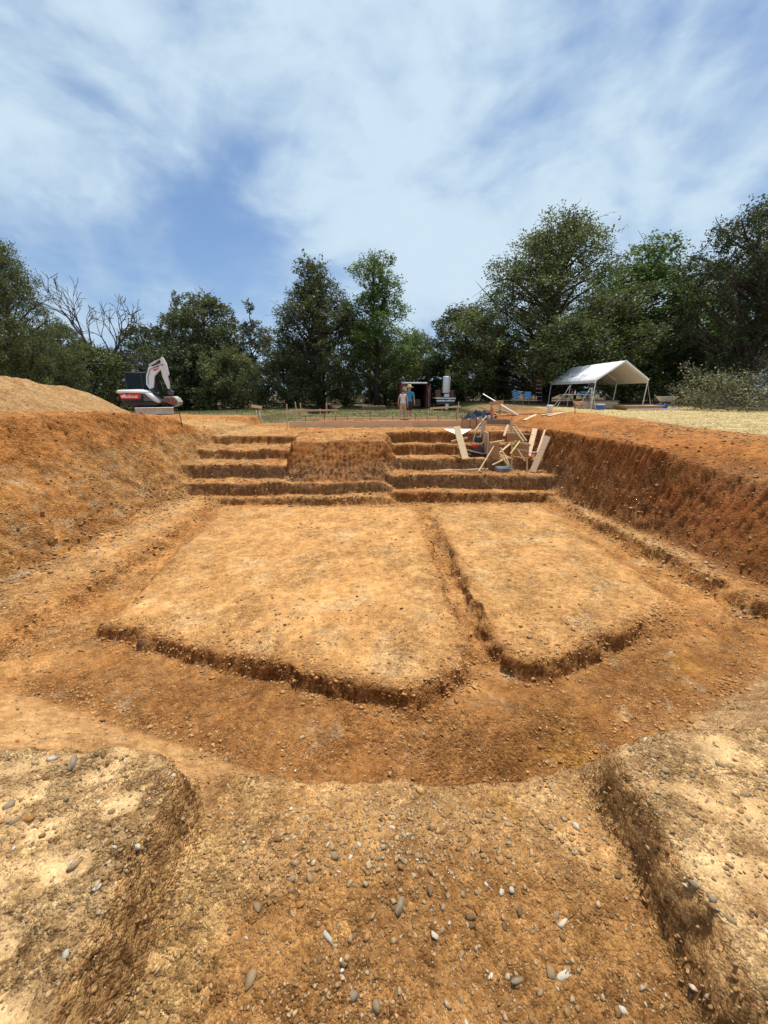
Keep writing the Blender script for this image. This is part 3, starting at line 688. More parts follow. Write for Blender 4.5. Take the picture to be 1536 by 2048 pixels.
# a light icosahedron for the smallest pieces
bm = bmesh.new(); bmesh.ops.create_icosphere(bm, subdivisions=1, radius=1); bm.free()
_p = (1+5**.5)/2
I0 = np.array([(-1, _p, 0), (1, _p, 0), (-1, -_p, 0), (1, -_p, 0), (0, -1, _p), (0, 1, _p), (0, -1, -_p), (0, 1, -_p), (_p, 0, -1), (_p, 0, 1), (-_p, 0, -1), (-_p, 0, 1)])/math.hypot(1, _p)
F0 = np.array([(0, 11, 5), (0, 5, 1), (0, 1, 7), (0, 7, 10), (0, 10, 11), (1, 5, 9), (5, 11, 4), (11, 10, 2), (10, 7, 6), (7, 1, 8), (3, 9, 4), (3, 4, 2), (3, 2, 6), (3, 6, 8), (3, 8, 9), (4, 9, 5), (2, 4, 11), (6, 2, 10), (8, 6, 7), (9, 8, 1)])
def hull_rock(seed, npts=11):
    r = np.random.RandomState(seed); p = r.normal(size=(npts, 3)); p /= np.linalg.norm(p, axis=1)[:, None]; p *= r.uniform(.75, 1.05, (npts, 1)); p *= np.array([r.uniform(.9, 1.4), r.uniform(.6, .95), r.uniform(.35, .7)])
    b = bmesh.new(); [b.verts.new(q) for q in p]; bmesh.ops.convex_hull(b, input=b.verts[:]); 
    for q in [w for w in b.verts if not w.link_faces]: b.verts.remove(q)
    bmesh.ops.triangulate(b, faces=b.faces[:]); b.verts.index_update(); V = np.array([q.co[:] for q in b.verts]); Fs = np.array([[w.index for w in f.verts] for f in b.faces]); b.free(); return V, Fs
HULLS = [hull_rock(300+i, 9) for i in range(9)]
patch = lambda x, y: 0.25+0.75*S(-.1, .3, fbm(x, y, 50, 1.6, 3))
def logn(n, mu, sg, lo, hi_): return np.clip(np.exp(rs.normal(math.log(mu), sg, n)), lo, hi_)
P_ = []
n = 9500; x, y, z = scatter(n, (-.85, 1.05), (.42, 1.45), 0, lambda x, y: .45+.55*S(-.1, .25, fbm(x, y, 51, 3, 2))); P_.append((x, y, z, logn(n, .0038, .55, .002, .014)))
n = 3000; x, y, z = scatter(n, (-2.0, 2.6), (.42, 1.7), 0, lambda x, y: np.where((x < -.8) | (x > 1.0), patch(x, y), 0)); P_.append((x, y, z, logn(n, .0038, .5, .002, .012)))
n = 5200; x, y, z = scatter(n, (-6, 6), (1.6, 5.2), 0, patch); P_.append((x, y, z, logn(n, .0105, .5, .005, .035)))
n = 2600; x, y, z = scatter(n, (-7, 7), (4.5, 12), 0, lambda x, y: patch(x, y)*np.where(np.minimum(sdf(ISL1, x, y), sdf(ISL2, x, y)) < -.1, .35, 1)); P_.append((x, y, z, logn(n, .020, .45, .010, .05)))
n = 1500; x, y, z = scatter(n, (5.8, 9.5), (5.2, 14), 0, patch); P_.append((x, y, z, logn(n, .026, .45, .012, .07)))
n = 1700; x, y, z = scatter(n, (-10, -5.8), (5.2, 15), 0, patch); P_.append((x, y, z, logn(n, .022, .45, .012, .08)))
n = 2200; x, y, z = scatter(n, (-6, 6), (11.5, 16), 0, patch); P_.append((x, y, z, logn(n, .030, .4, .014, .07)))
n = 900; x, y, z = scatter(n, (-12, 9), (16, 21.5), 0, patch); P_.append((x, y, z, logn(n, .030, .45, .014, .08)))
n = 900; x, y, z = scatter(n, (-.6, .85), (.85, 1.3), 0, lambda x, y: S(1.25, .8, np.hypot((x-.05)/.7, (y-1.05)/.14))); P_.append((x, y, z, logn(n, .0075, .45, .003, .018)))
gravel_mesh('gravel', P_, 'crumbled gravel and stone chips strewn over the dug earth')
def along(poly, n, sig, closed=True):
    q = np.array(poly+[poly[0]] if closed else poly, float); L2 = np.hypot(*(q[1:]-q[:-1]).T); k = rs.choice(len(L2), n, p=L2/L2.sum()); t = rs.uniform(0, 1, n)[:, None]
    p = q[k]*(1-t)+q[k+1]*t+rs.normal(0, sig, (n, 2)); return p[:, 0], p[:, 1]
CL = []
for poly, n, sg, closed, mu in ((ISL1[:4], 1300, .13, False, .016), (ISL2[:4], 800, .13, False, .016), ([(1.2, 4), (1.2, 11)], 450, .12, False, .020), ([(-5.3, 4.5), (-5.2, 11.4)], 500, .16, False, .022), ([(5.9, 6), (5.3, 11.4)], 500, .16, False, .022), ([(-6.6, 5), (-6.4, 12.8)], 600, .25, False, .03), ([(6.7, 6), (5.6, 12.8)], 220, .2, False, .03),
                                ([(-6, 11.75), (5.5, 11.95)], 500, .15, False, .026), ([(-6, 12.7), (5.5, 13.3)], 500, .35, False, .03), ([(-4.6, 4.0), (-1.4, 2.95)], 500, .12, False, .015), ([(1.2, 2.5), (4.8, 4.2)], 700, .2, False, .016), ([(-.7, 1.75), (.2, 1.45), (.9, 1.75)], 700, .10, False, .009), ([(-.66, .5), (-.68, 1.3)], 160, .03, False, .005), ([(.84, .5), (.84, 1.3)], 160, .03, False, .005)):
    x, y = along(poly, n, sg, closed); CL.append((x, y, ground(x, y), logn(n, mu, .5, mu*.4, mu*2.6)))
gravel_mesh('earth_clods', CL, 'loose crumbled earth clods fallen along the cut edges', 'clods', 'clods')

# individual loose stones: the ones the photograph shows large, then others of the same sort
ROCKME = {}
for k in ('white', 'tan', 'orange', 'grey', 'brown'):
    for i in range(4):
        hv, hf = hull_rock(i*13+len(k)*5, 15); me = fast('stone', hv, hf); me.materials.append(M['rock_'+k]); ROCKME[k, i] = me
PLACE = {'ramp': 'on the gravelly ramp between the two cut banks', 'lp': 'on the pale bank on the excavator side of the ramp', 'rp': 'on the rough bank on the tent side of the ramp', 'pit': 'on the floor of the excavation'}
ADJ = {'white': 'white quartz stone', 'tan': 'tan angular stone', 'orange': 'rust orange stone', 'grey': 'grey flat stone', 'brown': 'dark brown stone'}
def stone(p, s, k, place, el=1.0):
    o = bpy.data.objects.new('stone', ROCKME[k, rs.randint(4)]); link(o)
    o.location = (p[0], p[1], p[2]+s*.08); o.scale = (s*el, s, s); o.rotation_euler = (rs.normal(0, .22), rs.normal(0, .22), rs.uniform(0, 6.28))
    tag(o, '%s lying loose %s' % (ADJ[k], PLACE[place]), 'stone', '%s stones %s' % (k, PLACE[place]))
known = [(654, 1872, 20, 'white'), (800, 1815, 20, 'grey'), (1128, 1950, 19, 'white'), (1102, 1943, 18, 'tan'), (870, 1871, 13, 'white'), (885, 1860, 11, 'tan'), (1024, 1780, 13, 'white'), (1004, 1785, 11, 'white'), (973, 1770, 10, 'white'),
         (1126, 1846, 17, 'white'), (1112, 1833, 12, 'tan'), (1152, 1652, 14, 'white'), (1172, 1780, 14, 'orange'), (1035, 1960, 17, 'grey'), (620, 1755, 18, 'tan'), (583, 1758, 16, 'tan'), (600, 1810, 15, 'orange'), (645, 1775, 13, 'orange'),
         (655, 1690, 10, 'white'), (667, 1712, 18, 'tan'), (640, 1720, 12, 'orange'), (735, 1705, 13, 'tan'), (718, 1690, 10, 'white'), (760, 1700, 12, 'tan'), (780, 1690, 11, 'tan'), (800, 1703, 12, 'tan'), (820, 1705, 11, 'tan'), (836, 1712, 13, 'tan'), (868, 1697, 9, 'tan'), (885, 1712, 10, 'tan'), (700, 1715, 9, 'white'),
         (785, 1655, 11, 'white'), (806, 1655, 11, 'tan'), (500, 1960, 24, 'tan'), (705, 1995, 16, 'grey'), (752, 2015, 16, 'grey'), (955, 1822, 14, 'orange'), (925, 1790, 10, 'grey'), (940, 1835, 13, 'brown'), (923, 1998, 10, 'tan'), (1080, 1985, 12, 'tan'), (860, 1780, 15, 'brown'), (1000, 1725, 11, 'orange'), (1040, 1825, 12, 'brown')]
for u, v, s, k in known:
    p = hit(u, v)
    if p: stone(p, s/769.0*math.hypot(p.x, p.y, p.z-EYE)*.50, k, 'ramp')
for u, v, s, k in [(145, 1528, 20, 'grey'), (105, 1518, 16, 'white'), (275, 1693, 11, 'white'), (230, 1694, 8, 'white'), (58, 1640, 16, 'orange'), (30, 1644, 14, 'tan'), (20, 1612, 18, 'grey'), (132, 1598, 15, 'tan'), (150, 1730, 18, 'tan'), (205, 1508, 15, 'brown'), (195, 1775, 12, 'white'), (345, 1552, 12, 'white'), (130, 1910, 12, 'white'), (222, 1625, 14, 'tan')]:
    p = hit(u, v)
    if p: stone(p, s/769.0*math.hypot(p.x, p.y, p.z-EYE)*.5, k, 'lp')
for u, v, s, k in [(1330, 1540, 16, 'tan'), (1440, 1530, 14, 'tan'), (1390, 1770, 15, 'grey'), (1370, 1770, 9, 'white'), (1425, 1800, 14, 'grey'), (1290, 1480, 12, 'white'), (1480, 1415, 13, 'tan'), (1260, 1500, 11, 'tan'), (1460, 1840, 12, 'tan'), (1490, 1590, 14, 'tan')]:
    p = hit(u, v)
    if p: stone(p, s/769.0*math.hypot(p.x, p.y, p.z-EYE)*.5, k, 'rp')
def more(n, xr, yr, place, mu, dens=None):
    x, y, z = scatter(n, xr, yr, 0, dens)
    for i in range(n):
        stone((x[i], y[i], z[i]), float(logn(1, mu, .3, mu*.6, mu*2)[0]), ('tan', 'tan', 'brown', 'orange', 'grey', 'white', 'brown', 'tan', 'brown', 'grey', 'tan', 'brown')[rs.randint(12)], place)
more(90, (-.65, .85), (.5, 1.35), 'ramp', .0095, lambda x, y: .35+.65*S(1.3, .9, np.hypot((x-.05)/.9, (y-1.0)/.22)))
more(24, (-1.8, -.85), (.5, 1.2), 'lp', .0085); more(34, (1.05, 2.6), (.6, 2.2), 'rp', .010); more(60, (-4, 5), (2.4, 6), 'pit', .025)

# ------------------------------------------------------------------ straw and grass
def blades(name, x, y, ln, wd, flat, m, label, cat):
    n = len(x); z = ground(x, y); a = rs.uniform(0, 6.28, n); t = rs.uniform(.0, .35, n) if flat else rs.uniform(.7, 1.4, n)
    d = np.stack([np.cos(a)*np.cos(t), np.sin(a)*np.cos(t), np.sin(t)], -1)*ln[:, None]; s = np.stack([-np.sin(a), np.cos(a), np.zeros(n)], -1)*wd
    b = np.stack([x, y, z+.006], -1); V = np.stack([b-s, b+s, b+d+s*.4, b+d-s*.4], 1).reshape(-1, 3)
    me = fast(name, V, np.arange(4*n).reshape(-1, 4)); me.materials.append(M[m]); o = link(bpy.data.objects.new(name, me)); tag(o, label, cat, kind='stuff')
k = 60000; x = rs.uniform(8, 26, k); y = rs.uniform(6.5, 26, k)
sk = S(9.0, 9.9, x-0.10*(y-9)*S(9, 16, y)+0.7*fbm(x, y, 5, 0.6, 4)+1.1*S(20, 24, y))*S(30, 26, y)
ok = (rs.uniform(0, 1, k) < sk) & (x < y*1.1+3); x, y = x[ok][:20000], y[ok][:20000]
blades('straw', x, y, rs.uniform(.10, .28, len(x)), .006, True, 'straw', 'loose dry yellow straw mulch spread on the bank', 'straw')
k = 60000; x = rs.uniform(-24, 12, k); y = 21.5+19*rs.uniform(0, 1, k)
lk = S(22.6, 23.6, y+0.5*fbm(x, y, 3, 0.5, 2)-0.28*np.clip(-x-9, 0, 8))*(1-S(5.5, 8.5, x)*S(33, 29, y))*(.3+.7*S(-.2, .2, fbm(x, y, 61, .8, 3)))
ok = rs.uniform(0, 1, k) < lk; x, y = x[ok][:26000], y[ok][:26000]
blades('grass', x, y, rs.uniform(.04, .12, len(x)), .012, False, 'grass', 'short patchy green grass growing on the lawn', 'grass')

# ------------------------------------------------------------------ trees
def leafquads(P, size, r, upbias=.5):
    n = len(P); d = r.normal(size=(n, 3)); d[:, 2] *= .7; d /= np.linalg.norm(d, axis=1)[:, None]
    nn = r.normal(size=(n, 3)); nn[:, 2] += upbias; s = np.cross(d, nn); s /= np.maximum(np.linalg.norm(s, axis=1), 1e-6)[:, None]
    L_ = (size*r.uniform(.45, 1.3, n))[:, None]; w = L_*.27
    return np.stack([P, P+d*L_*.5+s*w, P+d*L_, P+d*L_*.5-s*w], 1).reshape(-1, 3)
def bez(a, b, c, n): return [a*(1-t)**2+b*2*t*(1-t)+c*t*t for t in [i/(n-1) for i in range(n)]]
def make_tree(seed, H, Rx, base, shape, nblob, nleaf, leaf, blobr=(.16, .26), sprig=.35, trunk=.2, open_=0.0, lean=(0, 0), flat=.75):
    """trunk and limbs as one mesh, leaves as another; crown of many clumps on limb ends"""
    r = np.random.RandomState(seed); wood = MB()
    V3 = lambda *q: Vector(q)
    top = V3(lean[0]+r.normal(0, .3), lean[1]+r.normal(0, .3), H*.82)
    tp = [V3(0, 0, -.3), V3(r.normal(0, .1), r.normal(0, .1), H*.15), V3(lean[0]*.3+r.normal(0, .25), lean[1]*.3+r.normal(0, .25), H*.4), V3(lean[0]*.7+r.normal(0, .3), lean[1]*.7+r.normal(0, .3), H*.62), top]
    wood.tube(tp, [trunk*1.35, trunk, trunk*.72, trunk*.42, trunk*.1], 8)
    def tr(h):
        f = np.clip(h/(H*.82), 0, 1)*4; i = min(int(f), 3); return tp[i].lerp(tp[i+1], f-i)
    blobs = []
    for i in range(nblob):
        for _ in range(40):
            h = base+(H-base)*r.uniform(0, 1)**.85; t = (h-base)/(H-base); w = Rx*shape(t)
            a = r.uniform(0, 6.283); rad = w*math.sqrt(r.uniform(.12, 1)); br = Rx*r.uniform(*blobr)
            c = V3(lean[0]*h/H+math.cos(a)*max(rad-br*.6, 0), lean[1]*h/H+math.sin(a)*max(rad-br*.6, 0)*.9, h-br*.3)
            if all((c-q).length > (br+s)*(.42+open_) for q, s in blobs): break
        blobs.append((c, br))
        h0 = max(base*.8+.6*r.uniform(), c.z-(.35+r.uniform(0, .5))*(Vector((c.x, c.y, 0)).length)-.4); s = tr(min(h0, H*.75))
        mid = s.lerp(c, .5)+V3(r.normal(0, .2), r.normal(0, .2), .12*(c-s).length)
        rr = trunk*.16+.016*(c-s).length; wood.tube(bez(s, mid, c, 6), [rr, rr*.85, rr*.7, rr*.5, rr*.35, rr*.2], 5, False)
        for j in range(3):
            e = c+V3(*(r.normal(size=3)*br*.75)); wood.tube([c.lerp(mid, .3), c.lerp(e, .5)+V3(0, 0, br*.1), e], [rr*.35, rr*.22, .008], 4, False)
    vol = np.array([b**2.2 for _, b in blobs]); cnt = (nleaf*vol/vol.sum()).astype(int); PTS = []
    for (c, br), k in zip(blobs, cnt):
        ks = int(k*sprig); kb = k-ks
        # tufts inside the clump
        nt_ = max(5, int(kb/26)); tc_ = r.normal(size=(nt_, 3)); tc_ /= np.linalg.norm(tc_, axis=1)[:, None]; tc_ *= (r.uniform(.25, 1, nt_)**.5)[:, None]*br*np.array([1.1, 1.1, flat])
        w = r.randint(0, nt_, kb); PTS.append(np.array(c)+tc_[w]+r.normal(size=(kb, 3))*br*.16)
        # sprigs that stick out of it
        m = max(3, int(ks/14)); d = r.normal(size=(m, 3)); d[:, 2] = np.abs(d[:, 2])*.8+.1; d /= np.linalg.norm(d, axis=1)[:, None]
        w = r.randint(0, m, ks); t = r.uniform(.5, 1, ks)*r.uniform(.9, 1.5, m)[w]
        PTS.append(np.array(c)+d[w]*(t*br)[:, None]+r.normal(size=(ks, 3))*.07*br)
    P = np.concatenate(PTS); P = P[P[:, 2] > .15]
    LV = leafquads(P, leaf, r)
    return wood, LV
def tree_meshes(key, leafm, **kw):
    w, LV = make_tree(**kw)
    wm_ = bpy.data.meshes.new(key+'_trunk'); wm_.from_pydata(w.v, [], w.f); wm_.update(); wm_.materials.append(M['bark']); wm_.polygons.foreach_set('use_smooth', [True]*len(wm_.polygons))
    lm = fast(key+'_crown', LV, np.arange(len(LV)).reshape(-1, 4)); lm.materials.append(M[leafm]); return wm_, lm
def plant(ms, name, x, y, label, group=None, s=1.0, sz=None, rz=0.0, cat='tree', z=None, lm=None):
    e_ = empty(name, (x, y, (gz(x, y) if z is None else z)), rz); e_.scale = (s, s, sz or s)
    for me, nm in zip(ms, ('trunk', 'crown')):
        o = bpy.data.objects.new(nm, me); link(o, e_)
        if nm == 'crown' and lm: o.material_slots[0].link = 'OBJECT'; o.material_slots[0].material = M[lm]
    tag(e_, label, cat, group); return e_
oakshape = lambda t: (0.42+1.05*t-1.15*t*t+.0)*1.25 if t < .5 else max(.16, 1.0*(1-((t-.45)/.58)**2))
roundsh = lambda t: math.sqrt(max(.04, 1-(2*t-.85)**2/1.35))
colsh = lambda t: .75+.35*math.sin(t*3.1)-.45*t**3
bushsh = lambda t: math.sqrt(max(.03, 1-t**2.2))
T_big = tree_meshes('big_oak', 'olive', seed=3, H=16.2, Rx=8.6, base=1.0, shape=lambda t: (.95 if t < .38 else max(.22, .95-1.15*(t-.38)**1.15)), nblob=130, nleaf=112000, leaf=.19, blobr=(.12, .21), trunk=.42, flat=.95)
T_oak = tree_meshes('oak', 'oak', seed=8, H=13.2, Rx=5.4, base=1.6, shape=lambda t: max(.25, 1.0-.2*abs(t-.3)*2-.55*t*t), nblob=76, nleaf=46000, leaf=.19, blobr=(.13, .24), sprig=.5, trunk=.28, flat=.95)
T_col = tree_meshes('column_oak', 'bright', seed=15, H=13.3, Rx=4.3, base=2.4, shape=lambda t: .8+.25*math.sin(t*6.2)-.25*t**4, nblob=58, nleaf=34000, leaf=.185, flat=.95, blobr=(.16, .26), sprig=.35, trunk=.24, open_=.10)
T_rnd = tree_meshes('round_oak', 'oak', seed=21, H=10.5, Rx=4.2, base=1.0, shape=roundsh, nblob=52, nleaf=25000, leaf=.22, trunk=.24)
T_wide = tree_meshes('spreading_oak', 'dark_oak', seed=27, H=13.5, Rx=6.2, base=3.0, shape=lambda t: .72+.5*math.sin(t*2.6)-.45*t**3, nblob=84, nleaf=48000, leaf=.20, blobr=(.13, .22), sprig=.42, trunk=.38, open_=.08)
T_bush = tree_meshes('scrub', 'dark_oak', seed=33, H=5.2, Rx=3.6, base=.25, shape=bushsh, nblob=40, nleaf=17000, leaf=.20, blobr=(.2, .3), sprig=.45, trunk=.10)
T_thin = tree_meshes('slim_oak', 'greygreen', seed=39, H=10.8, Rx=2.2, base=2.0, shape=colsh, nblob=30, nleaf=9500, leaf=.20, blobr=(.2, .34), sprig=.6, trunk=.16, open_=.1)
BH = 'trees in the wood edge behind the site'
def T(ms, name, u, v, y, label, H, s=None, **kw):
    """stand a tree of mesh height H at pixel column u so that its top reaches row v"""
    p = atY(u, v, y); z0 = gz(p.x, y); k = (p.z-z0)/H
    return plant(ms, name, p.x, y, label, BH, s or k, k, **kw)
T(T_big, 'oak_tree', 1130, 445, 38, 'massive dense olive-green oak behind the white canopy tent', 16.2, rz=.4, s=1.18)
T(T_oak, 'oak_tree', 628, 520, 40, 'dark bushy oak with feathery top beside the yellow-green tree', 13.2, rz=1.2, s=1.15)
T(T_col, 'oak_tree', 752, 520, 41, 'tall narrow yellow-green tree with clumped leaves near the red container', 13.3, rz=.2, s=1.2)
T(T_rnd, 'oak_tree', 398, 590, 42, 'round dark oak rising behind the excavator boom', 10.5, rz=2.0, s=1.25)
T(T_thin, 'slim_tree', 498, 605, 45, 'thin airy grey-green tree between the round oak and the feathery oak', 10.8, rz=.5)
T(T_thin, 'slim_tree', 345, 588, 46, 'thin pale tree standing just beside the round oak by the bare tree', 10.8, rz=2.5)
T(T_big, 'oak_tree', -25, 485, 31, 'tall dark green tree above the long dirt heap', 16.2, rz=2.6, s=.56, lm='oak')
T(T_rnd, 'oak_tree', 935, 615, 42, 'dark mid-height oak beside the massive oak and the white trailer', 10.5, rz=4.0, lm='dark_oak', s=1.2)
T(T_oak, 'oak_tree', 1305, 478, 39.5, 'bright green tree showing above the tent beside the massive oak', 13.2, rz=3.0, s=1.55, lm='bright')
T(T_wide, 'oak_tree', 1575, 415, 31, 'dark spreading oak with visible limbs above the dry brush heap', 13.5, rz=.7)
T(T_wide, 'oak_tree', 1465, 540, 43, 'spreading dark oak standing behind the one above the brush heap', 13.5, rz=2.9)
T(T_rnd, 'oak_tree', 838, 665, 46, 'low oak filling the gap directly behind the red container', 10.5, rz=5.0)
T(T_rnd, 'oak_tree', 95, 690, 43, 'low dark tree between the bare tree and the tall tree above the dirt heap', 10.5, rz=5.5, lm='dark_oak')
T(T_rnd, 'oak_tree', 300, 690, 44, 'low rounded oak below the bare tree behind the excavator cab', 10.5, rz=.9, lm='oak')
for u, v, y, lab, k in [(570, 700, 36.5, 'broad dark shrub mound under the feathery oak by the batter boards', 'dark_oak'), (455, 700, 37, 'dark shrub mound between the excavator bucket and the feathery oak', 'oak'), (350, 690, 37.5, 'dark shrub directly behind the excavator', 'dark_oak'),
                        (170, 690, 36, 'shrub showing over the crest of the dirt heap', 'olive'), (880, 720, 43, 'dark shrub behind the white trailer', 'dark_oak'), (985, 715, 40, 'shrub in the shade between the white trailer and the massive oak trunk', 'dark_oak'),
                        (1265, 705, 37, 'yellow-green shrub behind the tent gable', 'bright'), (1390, 690, 35, 'dark shrub between the tent and the brush heap', 'dark_oak'), (690, 735, 44, 'low scrub between the two tall middle trees', 'oak'), (770, 740, 46, 'low scrub beside the red container', 'dark_oak')]:
    p = atY(u, v, y); z0 = gz(p.x, y); kz = (p.z-z0)/5.2
    plant(T_bush, 'shrub', p.x, y, lab, 'shrubs along the wood edge', max(kz, .8), kz, rs.uniform(0, 6), 'shrub', lm=k)
# second row that closes the wood
j = 0
for u in range(-140, 1760, 88):
    y = 52+rs.uniform(-2, 5); p = atY(u+rs.uniform(-20, 20), 672+rs.uniform(-30, 25), y); z0 = gz(p.x, y); kz = (p.z-z0)/10.5
    plant(T_rnd, 'oak_tree', p.x, y, 'dim tree deep in the wood behind the front trees', 'trees deep in the wood', kz*1.05, kz, rs.uniform(0, 6), lm=('dark_oak', 'oak')[j % 2]); j += 1

def bare_tree():
    r = random.Random(12); wood = MB(); p = atY(212, 720, 41); x0, y0 = p.x, 41
    def grow(a, d, ln, rad, depth):
        pts = [a]; q = a.copy(); dd = d.copy(); n = 4
        for i in range(n):
            dd = (dd+Vector((r.gauss(0, .17), r.gauss(0, .17), r.gauss(0, .10)+(.03 if depth < 3 else -.03)))).normalized(); q = q+dd*ln/n; pts.append(q.copy())
        rr = [max(.022, rad*1.2*(1-.45*i/n)) for i in range(n+1)]; wood.tube(pts, rr, 6 if depth < 3 else 4, False)
        if depth >= 7: return
        k = 2 if depth < 2 else r.choice((2, 3, 3))
        for i in range(k):
            f = r.choice((2, 3, 4)) if i else n; b = pts[f]
            ax = Vector((r.gauss(0, 1), r.gauss(0, .7), r.gauss(.15, .45))).normalized(); nd = (dd+ax*r.uniform(.35, .75)).normalized()
            if depth > 3: nd.z -= .10
            grow(b, nd.normalized(), ln*r.uniform(.62, .82), rr[f]*.72, depth+1)
    wood.tube([(0, 0, -.3), (.05, 0, 1.5), (0, .05, 3.0)], [.42, .34, .30], 8)
    for path, rad, kids in (([(0, 0, 2.8), (-.5, .1, 4.6), (-1.4, 0, 6.4), (-2.0, .1, 7.8)], .20, [(-2.2, 3.6), (-.9, 4.4), (.5, 3.9), (-3.2, 1.8), (-.1, 3.0), (1.7, 2.6)]), ([(.05, 0, 2.7), (.5, -.1, 4.4), (.9, 0, 5.8), (1.7, .1, 7.2)], .19, [(2.6, 2.6), (1.3, 3.4), (.2, 3.2), (3.1, 1.0), (2.0, 1.9), (-1.4, 3.2)]), ([(.0, .1, 2.2), (1.0, .2, 3.6), (2.2, .3, 4.6)], .12, [(2.2, 1.8), (1.2, 2.6), (2.6, .6)])):
        wood.tube(path, [rad*(1-.16*i) for i in range(len(path))], 7, False)
        for i, (dx, dz) in enumerate(kids):
            s_ = Vector(path[-1 - (i % 2)]); d_ = Vector((dx, r.gauss(0, .5), dz)); grow(s_, d_.normalized(), d_.length*.62, rad*.42, 4)
    e_ = empty('bare_tree', (x0, y0, gz(x0, y0))); wood.build('trunk', M['deadbark'], e_, True)
    zt = max(q[2] for q in wood.v); k = (atY(200, 552, 41).z-gz(x0, y0))/zt; e_.scale = (k, k, k)
    tag(e_, 'leafless dead tree with forked bare branches against the sky', 'tree')
bare_tree()

def brush_heap():
    r = np.random.RandomState(77); wood = MB(); c0 = Vector((21.2, 23.5, gz(21.2, 23.5))); tips = []
    for i in range(70):
        b = Vector((r.uniform(-2.6, 4.5), r.uniform(-1.6, 1.6), 0)); a = r.uniform(0, 6.28); ln = r.uniform(1.2, 3.2); e_ = r.uniform(.15, 1.0)
        d = Vector((math.cos(a)*math.cos(e_), math.sin(a)*math.cos(e_), math.sin(e_))); h0 = r.uniform(0, 2.3)*max(0, 1-abs(b.x-.8)/5)
        p = [b+Vector((0, 0, h0))+d*ln*t+Vector((0, 0, -.12*ln*t*t)) for t in (0, .35, .7, 1)]
        wood.tube(p, [.035, .026, .017, .008], 5, False); tips += [p[1].lerp(p[2], t) for t in np.linspace(0, 1, 6)]+[p[2].lerp(p[3], t) for t in np.linspace(0, 1, 6)]
    tips = np.array([q[:] for q in tips]); k = r.randint(0, len(tips), 15000); P = tips[k]+r.normal(size=(15000, 3))*np.array([.26, .26, .20]); 
    lim = 4.6*np.clip(1-((P[:, 0]-1.2)/6)**2, .12, 1); P = P[(P[:, 2] > .03) & (P[:, 2] < lim)]
    LV = leafquads(P, .13, r); e_ = empty('brush_heap', c0); wood.build('branch', M['deadbark'], e_, True)
    lm = fast('crown', LV, np.arange(len(LV)).reshape(-1, 4)); lm.materials.append(M['brush']); link(bpy.data.objects.new('foliage', lm), e_)
    tag(e_, 'heap of cut brush with pale dried leaves beyond the straw', 'brush')
brush_heap()

